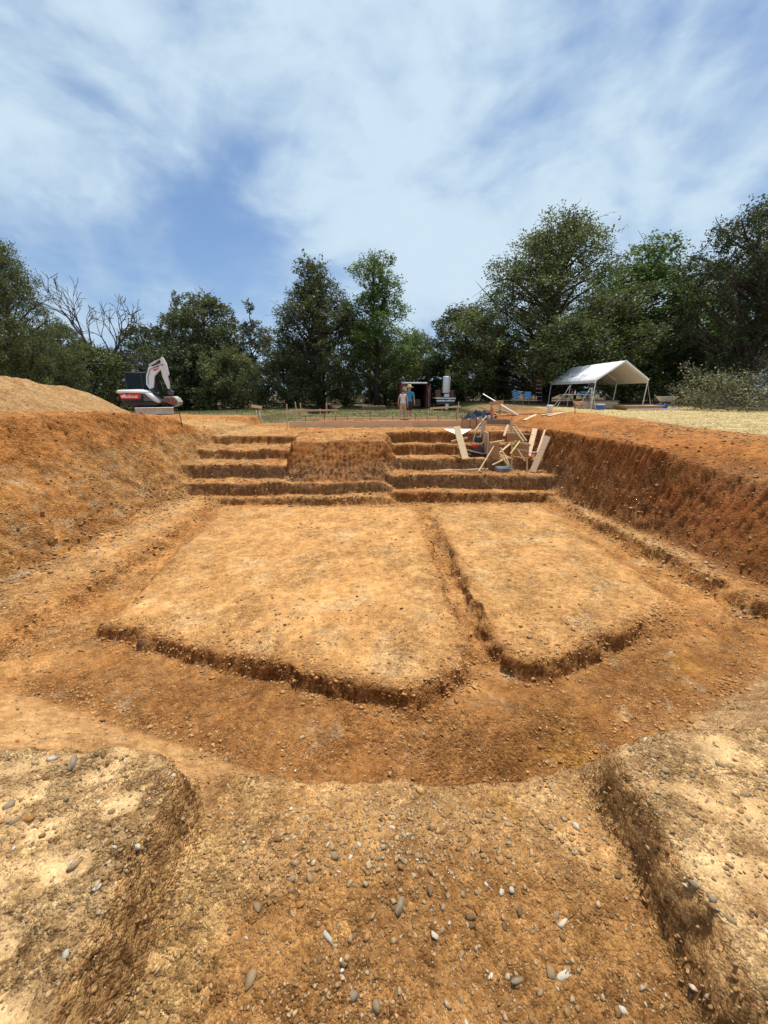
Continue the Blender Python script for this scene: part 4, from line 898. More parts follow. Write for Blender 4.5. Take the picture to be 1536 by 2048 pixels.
# ------------------------------------------------------------------ the excavator
def text_mesh(txt, size, m, parent, loc, rot, name='lettering'):
    cu = bpy.data.curves.new('lettering', 'FONT'); cu.body = txt; cu.size = size; cu.extrude = .004; cu.align_x = 'CENTER'; cu.align_y = 'CENTER'; cu.offset = size*.02
    tmp = bpy.data.objects.new('tmp', cu); COL.objects.link(tmp); dg = bpy.context.evaluated_depsgraph_get()
    me = bpy.data.meshes.new_from_object(tmp.evaluated_get(dg)); bpy.data.objects.remove(tmp)
    me.materials.clear(); me.materials.append(M[m]); o = bpy.data.objects.new(name, me); o.location = loc; o.rotation_euler = rot; return link(o, parent)
def excavator():
    root = empty('excavator', (-14.55, 24.6, gz(-14.55, 24.6)-.10)); tag(root, 'white compact excavator with black cab parked behind the dirt heap', 'excavator')
    # undercarriage, turned so that its blade faces the pit
    ua = R(-62); ca, sa = math.cos(ua), math.sin(ua)
    def U(x, y, z): return Vector((x*ca-y*sa+.42, x*sa+y*ca, z))
    for s in (-1, 1):
        m = MB(); path = []
        for t in np.linspace(0, 2*math.pi, 29)[:-1]:
            x = math.cos(t); z = math.sin(t); path.append((max(-1, min(1, x*1.5))*.82+.23*x, .29+.27*z))
        n = len(path); V = []
        for x, z in path:
            for yy in (s*.78-.19, s*.78+.19): V.append(U(x, yy, z))
        Fs = [(2*i, 2*i+1, 2*((i+1) % n)+1, 2*((i+1) % n)) for i in range(n)]+[tuple(2*i for i in range(n))[::-1], tuple(2*i+1 for i in range(n))]
        m.add(V, Fs)
        for i in range(n):                                   # track lugs
            x, z = path[i]; nx_, nz_ = x*.3, z-.29; l = math.hypot(nx_, nz_) or 1; m.plank(U(x+nx_/l*.02, s*.78-.185, z+nz_/l*.02), U(x+nx_/l*.02, s*.78+.185, z+nz_/l*.02), .06, .045)
        tr = m.build('track', M['rubber'], root)
        for x in (-.75, 0, .75):
            MB().tube([U(x, s*.78-.2, .29), U(x, s*.78-.215, .29)] if s < 0 else [U(x, s*.78+.2, .29), U(x, s*.78+.215, .29)], .15, 14).build('roller', M['darkgrey'], tr)
    MB().prism([(-.6, .3), (.6, .3), (.5, .62), (-.5, .62)], 1.2).build('undercarriage', M['darkgrey'], root)
    # blade
    bl = MB(); sec = [(0.0, .02), (.08, .10), (.03, .25), (.05, .42), (.10, .46), (.06, .48), (-.01, .42), (-.04, .22), (-.02, .02)]
    V = []; k = len(sec)
    for yy in (-.98, .98):
        for a, z in sec: V.append(U(1.42+a, yy, z+.06))
    bl.add(V, [tuple(range(k))[::-1], tuple(range(k, 2*k))]+[(i, (i+1) % k, k+(i+1) % k, k+i) for i in range(k)])
    b = bl.build('blade', M['bladesteel'], root)
    for yy in (-.4, .4): MB().plank(U(.5, yy, .32), U(1.40, yy, .26), .12, .10).build('blade_arm', M['darkgrey'], b)
    # house
    ha = R(12); h = empty('house', (0, 0, 0), ha); h.parent = root; h.location = (-.12, .0, 0)
    def hp(name, mb, m, sm=False): return mb.build(name, M[m], h, sm)
    outline = [(-1.10, -.55), (-.98, -.80), (-.70, -.95), (.55, -.97), (1.00, -.86), (1.05, -.3), (1.05, .55), (.9, .95), (-.65, .95), (-.95, .80), (-1.10, .5)]
    hp('slew_base', MB().prism([(x*.93, y*.93) for x, y in outline], .22, 'z', .74, .02), 'black')
    body = MB(); prof = [(-1.12, .86), (-1.16, 1.15), (-1.14, 1.46), (-1.02, 1.53), (.10, 1.55), (.46, 1.47), (.80, 1.22), (1.06, .90), (1.04, .78), (.78, .84), (.52, 1.02), (.30, 1.28), (.12, 1.36), (-1.02, 1.34), (-1.06, .86)]
    hp('cowl', MB().prism([(-1.14, 1.33), (-1.16, 1.42), (-1.08, 1.52), (.08, 1.56), (.42, 1.48), (.62, 1.34), (.40, 1.30)], 1.86, 'y', 0, .035), 'white', True)
    hp('fender', MB().prism([(.30, 1.36), (.62, 1.36), (.86, 1.14), (1.10, .84), (1.02, .76), (.80, .86), (.58, 1.06)], .42, 'y', -.76, .03), 'white', True)
    hp('counterweight', MB().prism([(-1.12, -.5), (-1.0, -.78), (-.74, -.93), (.15, -.93), (.15, .93), (-.68, .93), (-.98, .78), (-1.12, .5)], .52, 'z', 1.08, .03), 'darkgrey', True)
    dec = hp('decal', MB().prism([(-.98, 1.02), (.02, 1.00), (.16, 1.20), (.08, 1.32), (-.98, 1.31)], .02, 'y', -.945, .004), 'red')
    hp('tail_decal', MB().plank((-1.02, -.80, 1.165), (-1.135, -.48, 1.165), .29, .02, (0, 0, 1)), 'red')
    text_mesh('Bobcat', .27, 'white', dec, (-.42, -.962, 1.155), (R(90), 0, 0))
    MB().prism([(-.93, 1.22), (-.86, 1.20), (-.80, 1.24), (-.77, 1.15), (-.84, 1.06), (-.91, 1.12)], .012, 'y', -.962).build('emblem', M['white'], dec)
    hp('side_panel', MB().prism([(.20, .86), (.80, .86), (.56, 1.08), (.32, 1.32), (.14, 1.32), (.22, 1.18)], 1.80, 'y', 0, .01), 'black')
    for i in range(6):
        z = .93+i*.062; hp('louvre', MB().plank((.24, -.915, z), (.72-i*.075, -.915, z), .03, .03), 'greycase')
    # cab
    cabx, cy, zb, zt = (-.88, .74), (-.02, .93), 1.50, 2.52
    hp('cab_roof', MB().prism([(-.90, 2.47), (-.86, 2.55), (.40, 2.57), (.66, 2.50), (.70, 2.46)], .98, 'y', .455, .02), 'darkgrey', True)
    pil = {}
    for x0, x1 in ((-.86, -.86), (.02, .04), (.78, .62)):
        for yy in cy: hp('cab_pillar', MB().plank((x0, yy, zb-.1), (x1, yy, 2.5), .075, .075), 'black')
    for yy in cy: hp('cab_window', MB().prism([(-.83, 1.56), (0, 1.56), (.02, 2.47), (-.83, 2.47)], .012, 'y', yy), 'glass'); hp('cab_window', MB().prism([(.05, 1.56), (.75, 1.56), (.60, 2.47), (.06, 2.47)], .012, 'y', yy), 'glass')
    hp('windscreen', MB().plank((.77, .455, 1.56), (.62, .455, 2.47), .86, .012, (0, 1, 0)), 'glass'); hp('rear_window', MB().plank((-.86, .455, 1.56), (-.86, .455, 2.47), .86, .012, (0, 1, 0)), 'glass')
    seat = hp('seat', MB().box((-.28, .45, 1.62), (.5, .5, .14)).box((-.5, .45, 1.95), (.14, .48, .62), ry=-.12), 'black')
    hp('control_console', MB().box((.1, .2, 1.65), (.3, .12, .25)).tube([(.2, .2, 1.75), (.24, .2, 1.98)], .02, 6), 'darkgrey')
    hp('cab_floor', MB().box((-.08, .455, 1.535), (1.6, .93, .05)), 'black')
    # boom, arm and bucket in the plane of the machine; Z2 turns a point of the close-up into that plane
    def Z2(X_, Y_): return ((X_-470)/5.486*.0285-.15, (838-(700+Y_/5.486))*.0316)
    poly = lambda pts: [Z2(*p) for p in pts]
    hp('swing_post', MB().prism(poly([(570, 600), (610, 600), (640, 540), (630, 470), (590, 480), (560, 540)]), .30, 'y', -.12, .02), 'darkgrey')
    bo = hp('boom', MB().prism(poly([(600, 512), (553, 440), (568, 350), (600, 285), (612, 252), (650, 262), (752, 224), (768, 262), (690, 318), (655, 352), (640, 420), (612, 508)]), .24, 'y', -.12, .012), 'white')
    dd = MB().prism(poly([(650, 300), (665, 270), (715, 245), (722, 268), (700, 292), (664, 306)]), .26, 'y', -.12).build('decal', M['red'], bo)
    x1, z1 = Z2(686, 276); text_mesh('Bobcat', .125, 'white', dd, (x1, -.256, z1), (R(90), -R(24), 0))
    P3 = lambda X_, Y_, yy=-.12: Vector((Z2(X_, Y_)[0], yy, Z2(X_, Y_)[1]))
    MB().tube([P3(612, 250), P3(690, 208)], .058, 10).tube([P3(690, 208), P3(752, 178)], .03, 8).build('arm_cylinder', M['steel'], bo)
    MB().tube([P3(575, 445, -.27), P3(588, 360, -.27), P3(622, 290, -.27), P3(690, 262, -.27), P3(748, 240, -.27)], .014, 6).build('hydraulic_hose', M['black'], bo)
    for q in ((600, 492), (758, 244), (612, 258)): MB().tube([P3(q[0], q[1], -.275), P3(q[0], q[1], .035)], .04, 10).build('pin', M['darkgrey'], bo)
    MB().prism(poly([(566, 262), (582, 252), (596, 330), (586, 345), (570, 342)]), .1, 'y', -.12, .01).build('bracket', M['black'], bo)
    MB().tube([P3(640, 500), P3(648, 430)], .055, 10).tube([P3(648, 430), P3(652, 360)], .03, 8).build('boom_cylinder', M['black'], bo)
    am = hp('arm', MB().prism(poly([(745, 185), (762, 163), (772, 168), (800, 238), (808, 338), (798, 352), (796, 482), (776, 484), (738, 360), (733, 290), (744, 235)]), .2, 'y', -.12, .012), 'white')
    MB().tube([P3(742, 372), P3(772, 450)], .05, 10).tube([P3(772, 450), P3(806, 505)], .028, 8).build('bucket_cylinder', M['black'], am)
    MB().tube([P3(800, 350), P3(806, 420), P3(800, 500)], .018, 6).tube([P3(690, 415), P3(720, 425), P3(742, 400), P3(740, 360)], .022, 6).build('hydraulic_hose', M['black'], am)
    MB().prism(poly([(765, 505), (800, 488), (828, 515), (812, 545), (770, 545)]), .3, 'y', -.12, .01).build('quick_hitch', M['darkgrey'], am)
    bu = MB(); sec = [(740, 560), (838, 556), (872, 580), (892, 615), (880, 645), (845, 662), (835, 650), (862, 632), (872, 612), (858, 590), (835, 572), (742, 572)]
    bu.prism(poly(sec), .92, 'y', -.12); bk = bu.build('bucket', M['bladesteel'], h)
    for yy in (-.57, .33): MB().prism(poly([(745, 566), (836, 566), (866, 592), (880, 615), (870, 640), (842, 655), (770, 625), (712, 600)]), .03, 'y', yy).build('bucket_side', M['bucketred'], bk)
    for i in range(5):
        yy = -.5+i*.19; MB().plank(P3(842, 655, yy), P3(815, 668, yy), .07, .035).build('tooth', M['bladesteel'], bk)
    hp('exhaust_pipe', MB().tube([(.35, .6, 1.5), (.35, .6, 1.75)], .04, 8), 'black')
    hp('work_light', MB().box((.72, .2, 2.42), (.07, .12, .09)), 'steel')
    hp('grab_rail', MB().tube([(.75, -.05, 1.55), (.95, -.05, 1.75), (.85, -.05, 2.2), (.70, -.04, 2.35)], .014, 6), 'black')
excavator()

# ------------------------------------------------------------------ container, trailer
def container():
    e_ = empty('storage_container', (2.72, 36.2, gz(2.72, 36.2)+.02), R(2)); tag(e_, 'rust red steel storage container with one door standing open', 'container')
    W, Hh, D = 2.44, 2.30, 5.0
    MB().box((0, D/2, .06), (W, D, .12)).build('floor', M['dark'], e_); MB().box((0, D/2, Hh), (W, D, .06)).build('roof', M['container'], e_)
    for s in (-1, 1):
        m = MB(); n = 22                                    # corrugated sides
        pts = []
        for i in range(n+1):
            y = i*D/n; o = .03*(1 if (i//1) % 2 else -1); pts.append((s*(W/2-.04)+o, y))
        V = [(x, y, z) for z in (.1, Hh) for x, y in pts]+[(x-s*.02, y, z) for z in (.1, Hh) for x, y in pts]; k = n+1
        m.add(V, [(i, i+1, k+i+1, k+i) for i in range(n)]+[(2*k+i, 3*k+i, 3*k+i+1, 2*k+i+1) for i in range(n)]); m.build('side_wall', M['container'], e_)
    MB().box((0, D, Hh/2), (W, .05, Hh)).build('back_wall', M['dark'], e_)
    for s in (-1, 1): MB().box((s*(W/2-.05), -.02, Hh/2), (.10, .12, Hh)).build('corner_post', M['container'], e_)
    MB().box((0, -.02, Hh-.06), (W-.2, .12, .12)).build('door_header', M['steel'], e_)
    d = MB().box((-.72, -.06, Hh/2-.03), (.86, .05, Hh-.22)).build('door', M['container'], e_)
    for x in (-.92, -.55): MB().tube([(x, -.105, .2), (x, -.105, Hh-.25)], .02, 6).build('locking_bar', M['steel'], d)
    MB().box((-.86, -.10, 1.75), (.34, .02, .36)).build('notice', M['yellow'], d)
    d2 = MB().box((W/2+.12, -.52, Hh/2-.03), (.05, 1.0, Hh-.22), rz=R(-14)).build('door', M['container'], e_)
    MB().tube([(W/2+.02, -.6, .2), (W/2+.02, -.6, Hh-.3)], .02, 6).build('locking_bar', M['steel'], d2)
    MB().box((0, 1.6, .5), (1.5, .9, .7)).build('shelf_unit', M['oldwood'], e_)
container()
def trailer():
    p = atY(891, 806, 34); z0 = gz(p.x, 34); e_ = empty('flatbed_trailer', (p.x, 34, z0)); tag(e_, 'flatbed trailer with white tail bars parked at the wood edge', 'trailer')
    MB().box((0, 1.7, .98), (1.62, 3.4, .07)).build('deck', M['oldwood'], e_)
    MB().box((0, -.03, 1.0), (1.68, .09, .10)).build('tail_bar', M['white'], e_)
    for s in (-1, 1):
        MB().box((s*.40, -.02, .80), (.74, .07, .12)).build('tail_light_board', M['white'], e_)
        w = MB().tube([(s*.70-.1, 1.5, .34), (s*.70+.1, 1.5, .34)], .34, 20).build('wheel', M['rubber'], e_); MB().tube([(s*.70-.115, 1.5, .34), (s*.70+.115, 1.5, .34)], .17, 14).build('hub', M['steel'], w)
        MB().box((s*.70, 1.5, .76), (.28, .95, .05)).build('mudguard', M['black'], e_)
    MB().box((0, .05, .60), (1.5, .07, .22)).build('bumper', M['darkgrey'], e_)
    MB().box((.12, -.04, .32), (.26, .02, .46), ry=R(6)).build('mud_flap', M['white'], e_)
    MB().tube([(.0, 3.3, .9), (0, 4.4, .55)], .06, 8).build('drawbar', M['black'], e_)
    MB().tube([(0, 4.2, .62), (0, 4.2, 0)], .035, 8).build('jack', M['steel'], e_)
    t = empty('white_tank', (p.x+.10, 34.55, z0+1.02)); tag(t, 'tall white cylinder standing upright on the flatbed trailer', 'tank')
    MB().lathe((0, 0, .42), [(.30, 0), (.32, .03), (.32, 1.28), (.29, 1.33), (.06, 1.36)], 18).build('drum', M['white'], t, True)
    MB().lathe((0, 0, 0), [(.30, 0), (.30, .12), (.24, .16), (.24, .42)], 14).build('pedestal', M['darkgrey'], t)
    MB().box((.02, -.28, .2), (.42, .06, .26), rz=.1).build('panel', M['white'], t)
    for s in (-1, 1):
        c = empty('trailer_crate', (p.x+s*.58, 34.7, z0+1.02)); tag(c, 'reddish box crate on the trailer, at the %s side of the white cylinder' % ('container' if s < 0 else 'tent'), 'crate')  # plain box crates with lids, not drums
        MB().box((0, 0, .3), (.40, .5, .55)).build('box', M['container'], c); MB().box((0, 0, .6), (.44, .54, .05)).build('lid', M['oldwood'], c)
trailer()

# ------------------------------------------------------------------ canopy tent
def tent():
    x0, x1, y0, y1 = 13.05, 16.25, 25.0, 31.6; xm = (x0+x1)/2; ze, zr = 2.02, 3.12
    e_ = empty('canopy_tent', (xm, y0, .3)); tag(e_, 'white peaked canopy tent on thin steel poles', 'tent')
    loc = Vector((xm, y0, .3))
    Q_ = lambda *p: Vector(p)-loc
    # cover: two slopes with sag, valance at the eaves
    nu, nv = 13, 15; r = np.random.RandomState(3)
    V = []; Fs = []
    for j in range(nv):
        f = j/(nv-1); y = y0-.05+(y1-y0+.1)*f; bay = abs(math.sin(f*math.pi*2))
        for i in range(nu):
            a = i/(nu-1)*2-1
            if abs(a) > .92: s = (abs(a)-.92)/.08; x = xm+math.copysign((x1-x0)/2+.05, a); z = ze-.20*s
            else: x = xm+a/.92*((x1-x0)/2+.05); z = zr+(ze-zr)*abs(a)/.92-.07*bay*math.sin(abs(a)*3.1)+r.normal(0, .006)
            V.append(Q_(x, y, z))
    Fs = [(j*nu+i, j*nu+i+1, (j+1)*nu+i+1, (j+1)*nu+i) for j in range(nv-1) for i in range(nu-1)]
    m = MB(); m.add(V, Fs); cov = m.build('cover', M['whitecloth'], e_, True)
    sd = cov.modifiers.new('thickness', 'SOLIDIFY'); sd.thickness = .012
    for y in (y0-.06, y1+.06):
        MB().plank(Q_(x0-.03, y, ze-.03), Q_(xm, y, zr-.02), .09, .02, (0, 0, 1)).plank(Q_(xm, y, zr-.02), Q_(x1+.03, y, ze-.03), .09, .02, (0, 0, 1)).build('gable_hem', M['whitecloth'], cov)
    ym = (y0+y1)/2
    for y in (y0, ym, y1):
        for x in (x0, x1):
            lean = -.06; p = MB().tube([Q_(x+lean*(1), y, gz(x, y)-.03), Q_(x, y, ze)], .026, 8).build('pole', M['white'], e_); MB().box(Q_(x+lean, y, gz(x, y)+.005), (.14, .14, .012)).build('foot', M['steel'], p)
        MB().tube([Q_(x0, y, ze-.01), Q_(xm, y, zr-.06), Q_(x1, y, ze-.01)], .022, 8).build('rafter', M['white'], e_)
    for x, z in ((x0, ze-.03), (x1, ze-.03), (xm, zr-.07)): MB().tube([Q_(x, y0, z), Q_(x, y1, z)], .022, 8).build('purlin', M['white'], e_)
    for (xa, ya, xb, yb_) in ((x1, y0, x1+.75, y0+.3), (x0, ym, x0-1.2, ym-1.0)):
        MB().tube([Q_(xa, ya, ze-.2), Q_(xb, yb_, gz(xb, yb_)-.02)], .018, 6).build('brace', M['steel'], e_)
tent()

# ------------------------------------------------------------------ things under and round the tent
def single(name, mb, m, label, cat, group=None): o = mb.build(name, M[m]); tag(o, label, cat, group); return o
def ladder():
    x, y = 12.0, 31.5; e_ = empty('step_ladder', (x, y, gz(x, y))); tag(e_, 'red and white A-frame step ladder standing open beside the tent', 'ladder')
    for s in (-1, 1):
        MB().plank((s*.28, -.45, 0), (s*.16, 0, 2.0), .05, .03).build('front_rail', M['ladderred'], e_); MB().plank((s*.28, .45, 0), (s*.16, .02, 2.0), .05, .025).build('rear_rail', M['ladderred'], e_)
    for i in range(6):
        t = (i+1)/7.0; w = .28-.12*t; MB().box((0, -.45*(1-t), 2.0*t), (2*w, .09, .025)).build('step', M['steel'], e_)
    MB().box((0, .0, 2.02), (.42, .2, .05)).build('top_cap', M['ladderred'], e_)
ladder()
def table():
    x, y = 13.15, 27.6; z0 = gz(x, y); e_ = empty('folding_table', (x, y, z0)); tag(e_, 'long folding table with grey top at the tent edge', 'table')
    MB().box((0, 0, .80), (2.0, .75, .045)).build('tabletop', M['steel'], e_)
    for sx in (-.8, .8):
        for sy in (-.28, .28): MB().tube([(sx, sy, 0), (sx, sy, .78)], .018, 6).build('leg', M['darkgrey'], e_)
        MB().tube([(sx, -.28, .35), (sx, .28, .35)], .012, 6).build('stretcher', M['darkgrey'], e_)
    zt = z0+.823
    c = empty('tool_case', (x+.55, y, zt)); tag(c, 'small blue tool case on the folding table', 'tool case'); MB().box((0, 0, .10), (.45, .3, .2)).build('box', M['skyblue'], c); MB().tube([(-.1, 0, .2), (-.08, 0, .25), (.08, 0, .25), (.1, 0, .2)], .012, 6).build('handle', M['darkgrey'], c)
    for i, (dx, mm, lab) in enumerate(((-.25, 'red', 'red bottle standing on the folding table'), (-.05, 'white', 'white bottle beside the red one on the folding table'))):
        single('bottle', MB().lathe((x+dx, y, zt), [(.05, 0), (.055, .02), (.055, .17), (.02, .22), (.02, .27)], 10), mm, lab, 'bottle')
    g = empty('generator', (x-.15, y-.75, gz(x-.15, y-.75))); tag(g, 'black framed generator on the ground in front of the folding table', 'generator')
    MB().box((0, 0, .26), (.5, .4, .32)).build('engine', M['black'], g)
    MB().tube([(-.32, -.25, .04), (-.32, -.25, .5), (.32, -.25, .5), (.32, -.25, .04), (-.32, -.25, .04)], .018, 6).tube([(-.32, .25, .04), (-.32, .25, .5), (.32, .25, .5), (.32, .25, .04), (-.32, .25, .04)], .018, 6).build('frame', M['darkgrey'], g)
    MB().lathe((.0, 0, .42), [(.16, 0), (.17, .06), (.1, .1)], 12).build('tank', M['red'], g)
table()
def tripod():
    p = hit(1170, 826); x, y = 12.1, 23.6; z0 = gz(x, y); e_ = empty('survey_tripod', (x, y, z0)); tag(e_, 'aluminium survey tripod carrying a dark laser level before the tent', 'tripod')
    for a in (R(-100), R(15), R(140)):
        MB().tube([(math.cos(a)*.62, math.sin(a)*.62, -.02), (math.cos(a)*.06, math.sin(a)*.06, 1.22)], [.018, .026], 6).build('leg', M['steel'], e_)
    MB().lathe((0, 0, 1.2), [(.09, 0), (.10, .02), (.10, .06), (.05, .07)], 12).build('head', M['steel'], e_)
    MB().lathe((0, 0, 1.27), [(.07, 0), (.10, .03), (.10, .16), (.06, .18), (.06, .28), (.03, .30)], 12).build('laser_level', M['black'], e_)
tripod()
def bucket(x, y, m, label, s=1.0):
    e_ = empty('bucket', (x, y, gz(x, y))); tag(e_, label, 'bucket')
    MB().lathe((0, 0, 0), [(.12*s, 0), (.125*s, .01), (.15*s, .33*s), (.16*s, .34*s), (.155*s, .37*s), (.14*s, .36*s), (.12*s, .06*s)], 18).build('pail', M[m], e_, True)
    MB().tube([(-.15*s, 0, .33*s), (-.13*s, -.12*s, .22*s), (0, -.18*s, .16*s), (.13*s, -.12*s, .22*s), (.15*s, 0, .33*s)], .006, 5).build('handle', M['steel'], e_)
bucket(8.75, 21.0, 'white', 'white plastic bucket on the planks by the pit corner', 1.05)
def stack(name, x, y, rz, n, ln, w, t, m, label, cat, group=None, jit=.08):
    e_ = empty(name, (x, y, gz(x, y)), rz); tag(e_, label, cat, group); r = random.Random(int(x*31+y*7))
    for i, (row, lay) in enumerate([(a, b) for b in range(n[1]) for a in range(n[0])]):
        MB().box((r.uniform(-jit, jit), (row-(n[0]-1)/2)*(w+.012), t/2+lay*(t+.003)+.03), (ln*r.uniform(.9, 1.02), w, t), rz=r.uniform(-.02, .02)).build('board', M[m], e_)
    for sx in (-.35, .35): MB().box((sx*ln, 0, .012), (.09, n[0]*w+.1, .03)).build('bearer', M['oldwood'], e_)
stack('lumber_stack', 13.7, 25.8, R(8), (4, 8), 2.6, .19, .045, 'form', 'stack of tan boards on the ground under the tent', 'lumber')
stack('plywood_stack', 15.4, 24.2, R(4), (1, 9), 2.44, 1.22, .022, 'ply', 'low stack of plywood sheets in front of the tent gable', 'plywood')
stack('lumber_stack', 15.0, 27.2, R(-6), (3, 8), 1.6, .24, .05, 'oldwood', 'short stack of weathered boards deep under the tent', 'lumber')
single('pipe', MB().tube([(14.2, 23.2, gz(14.2, 23.2)+.06), (17.4, 23.5, gz(17.4, 23.5)+.08)], .03, 8), 'steel', 'long grey pipe lying before the plywood stack', 'pipe')
def tote():
    x, y = 17.1, 24.5; e_ = empty('tote_box', (x, y, gz(x, y))); tag(e_, 'blue plastic tote box between the tent and the wheelbarrow', 'tote box')
    MB().prism([(-.22, 0), (.22, 0), (.26, .28), (-.26, .28)], .36, 'y', 0, .02).build('box', M['blue'], e_); MB().box((0, 0, .295), (.56, .40, .03)).build('lid', M['blue'], e_)
    x, y = 13.0, 24.0; e_ = empty('cool_box', (x, y, gz(x, y))); tag(e_, 'small blue cool box with white lid beside the survey tripod', 'cool box')
    MB().box((0, 0, .15), (.42, .28, .3)).build('box', M['blue'], e_); MB().box((0, 0, .325), (.44, .30, .05)).build('lid', M['white'], e_); MB().tube([(-.2, 0, .3), (-.2, -.17, .3), (.2, -.17, .3), (.2, 0, .3)], .01, 5).build('handle', M['white'], e_)
tote()
def wheelbarrow():
    x, y = 18.0, 25.5; e_ = empty('wheelbarrow', (x, y, gz(x, y)), R(165)); tag(e_, 'grey wheelbarrow standing beyond the blue tote', 'wheelbarrow')
    m = MB(); V = []
    for z, k in ((.0, .55), (.32, 1.0)):
        for sx, sy in ((-.55, -.30), (.55, -.34), (.55, .34), (-.55, .30)): V.append((sx*k, sy*k, .42+z))
    m.add(V, [(0, 1, 2, 3)]+[(i, (i+1) % 4, 4+(i+1) % 4, 4+i) for i in range(4)]); t = m.build('tray', M['steel'], e_); sd = t.modifiers.new('t', 'SOLIDIFY'); sd.thickness = .012
    for s in (-1, 1):
        MB().tube([(.75, s*.06, .2), (.2, s*.2, .40), (-.6, s*.27, .45), (-1.05, s*.30, .62)], .018, 7).build('handle', M['oldwood'], e_); MB().tube([(-.35, s*.24, .42), (-.45, s*.26, 0)], .014, 6).build('leg', M['steel'], e_)
    w = MB().tube([(.75, -.045, .2), (.75, .045, .2)], .2, 16).build('wheel', M['rubber'], e_); MB().tube([(.75, -.055, .2), (.75, .055, .2)], .08, 10).build('hub', M['steel'], w)
wheelbarrow()
def chair(x, y, rz, label):
    e_ = empty('folding_chair', (x, y, gz(x, y)), rz); tag(e_, label, 'chair', 'blue folding chairs')
    MB().box((0, 0, .44), (.48, .46, .03)).build('seat', M['skyblue'], e_); MB().box((0, .26, .72), (.48, .03, .42), rx=-.15).build('backrest', M['skyblue'], e_)
    for sx in (-.22, .22):
        for sy in (-.2, .2): MB().tube([(sx, -sy, 0), (sx, sy, .44)], .012, 6).build('leg', M['steel'], e_)
        MB().tube([(sx, -.22, .63), (sx, .25, .63)], .014, 6).build('armrest', M['skyblue'], e_)
chair(10.35, 31.2, R(10), 'blue folding chair farther from the step ladder'); chair(11.0, 30.9, R(-30), 'blue folding chair closer to the step ladder')

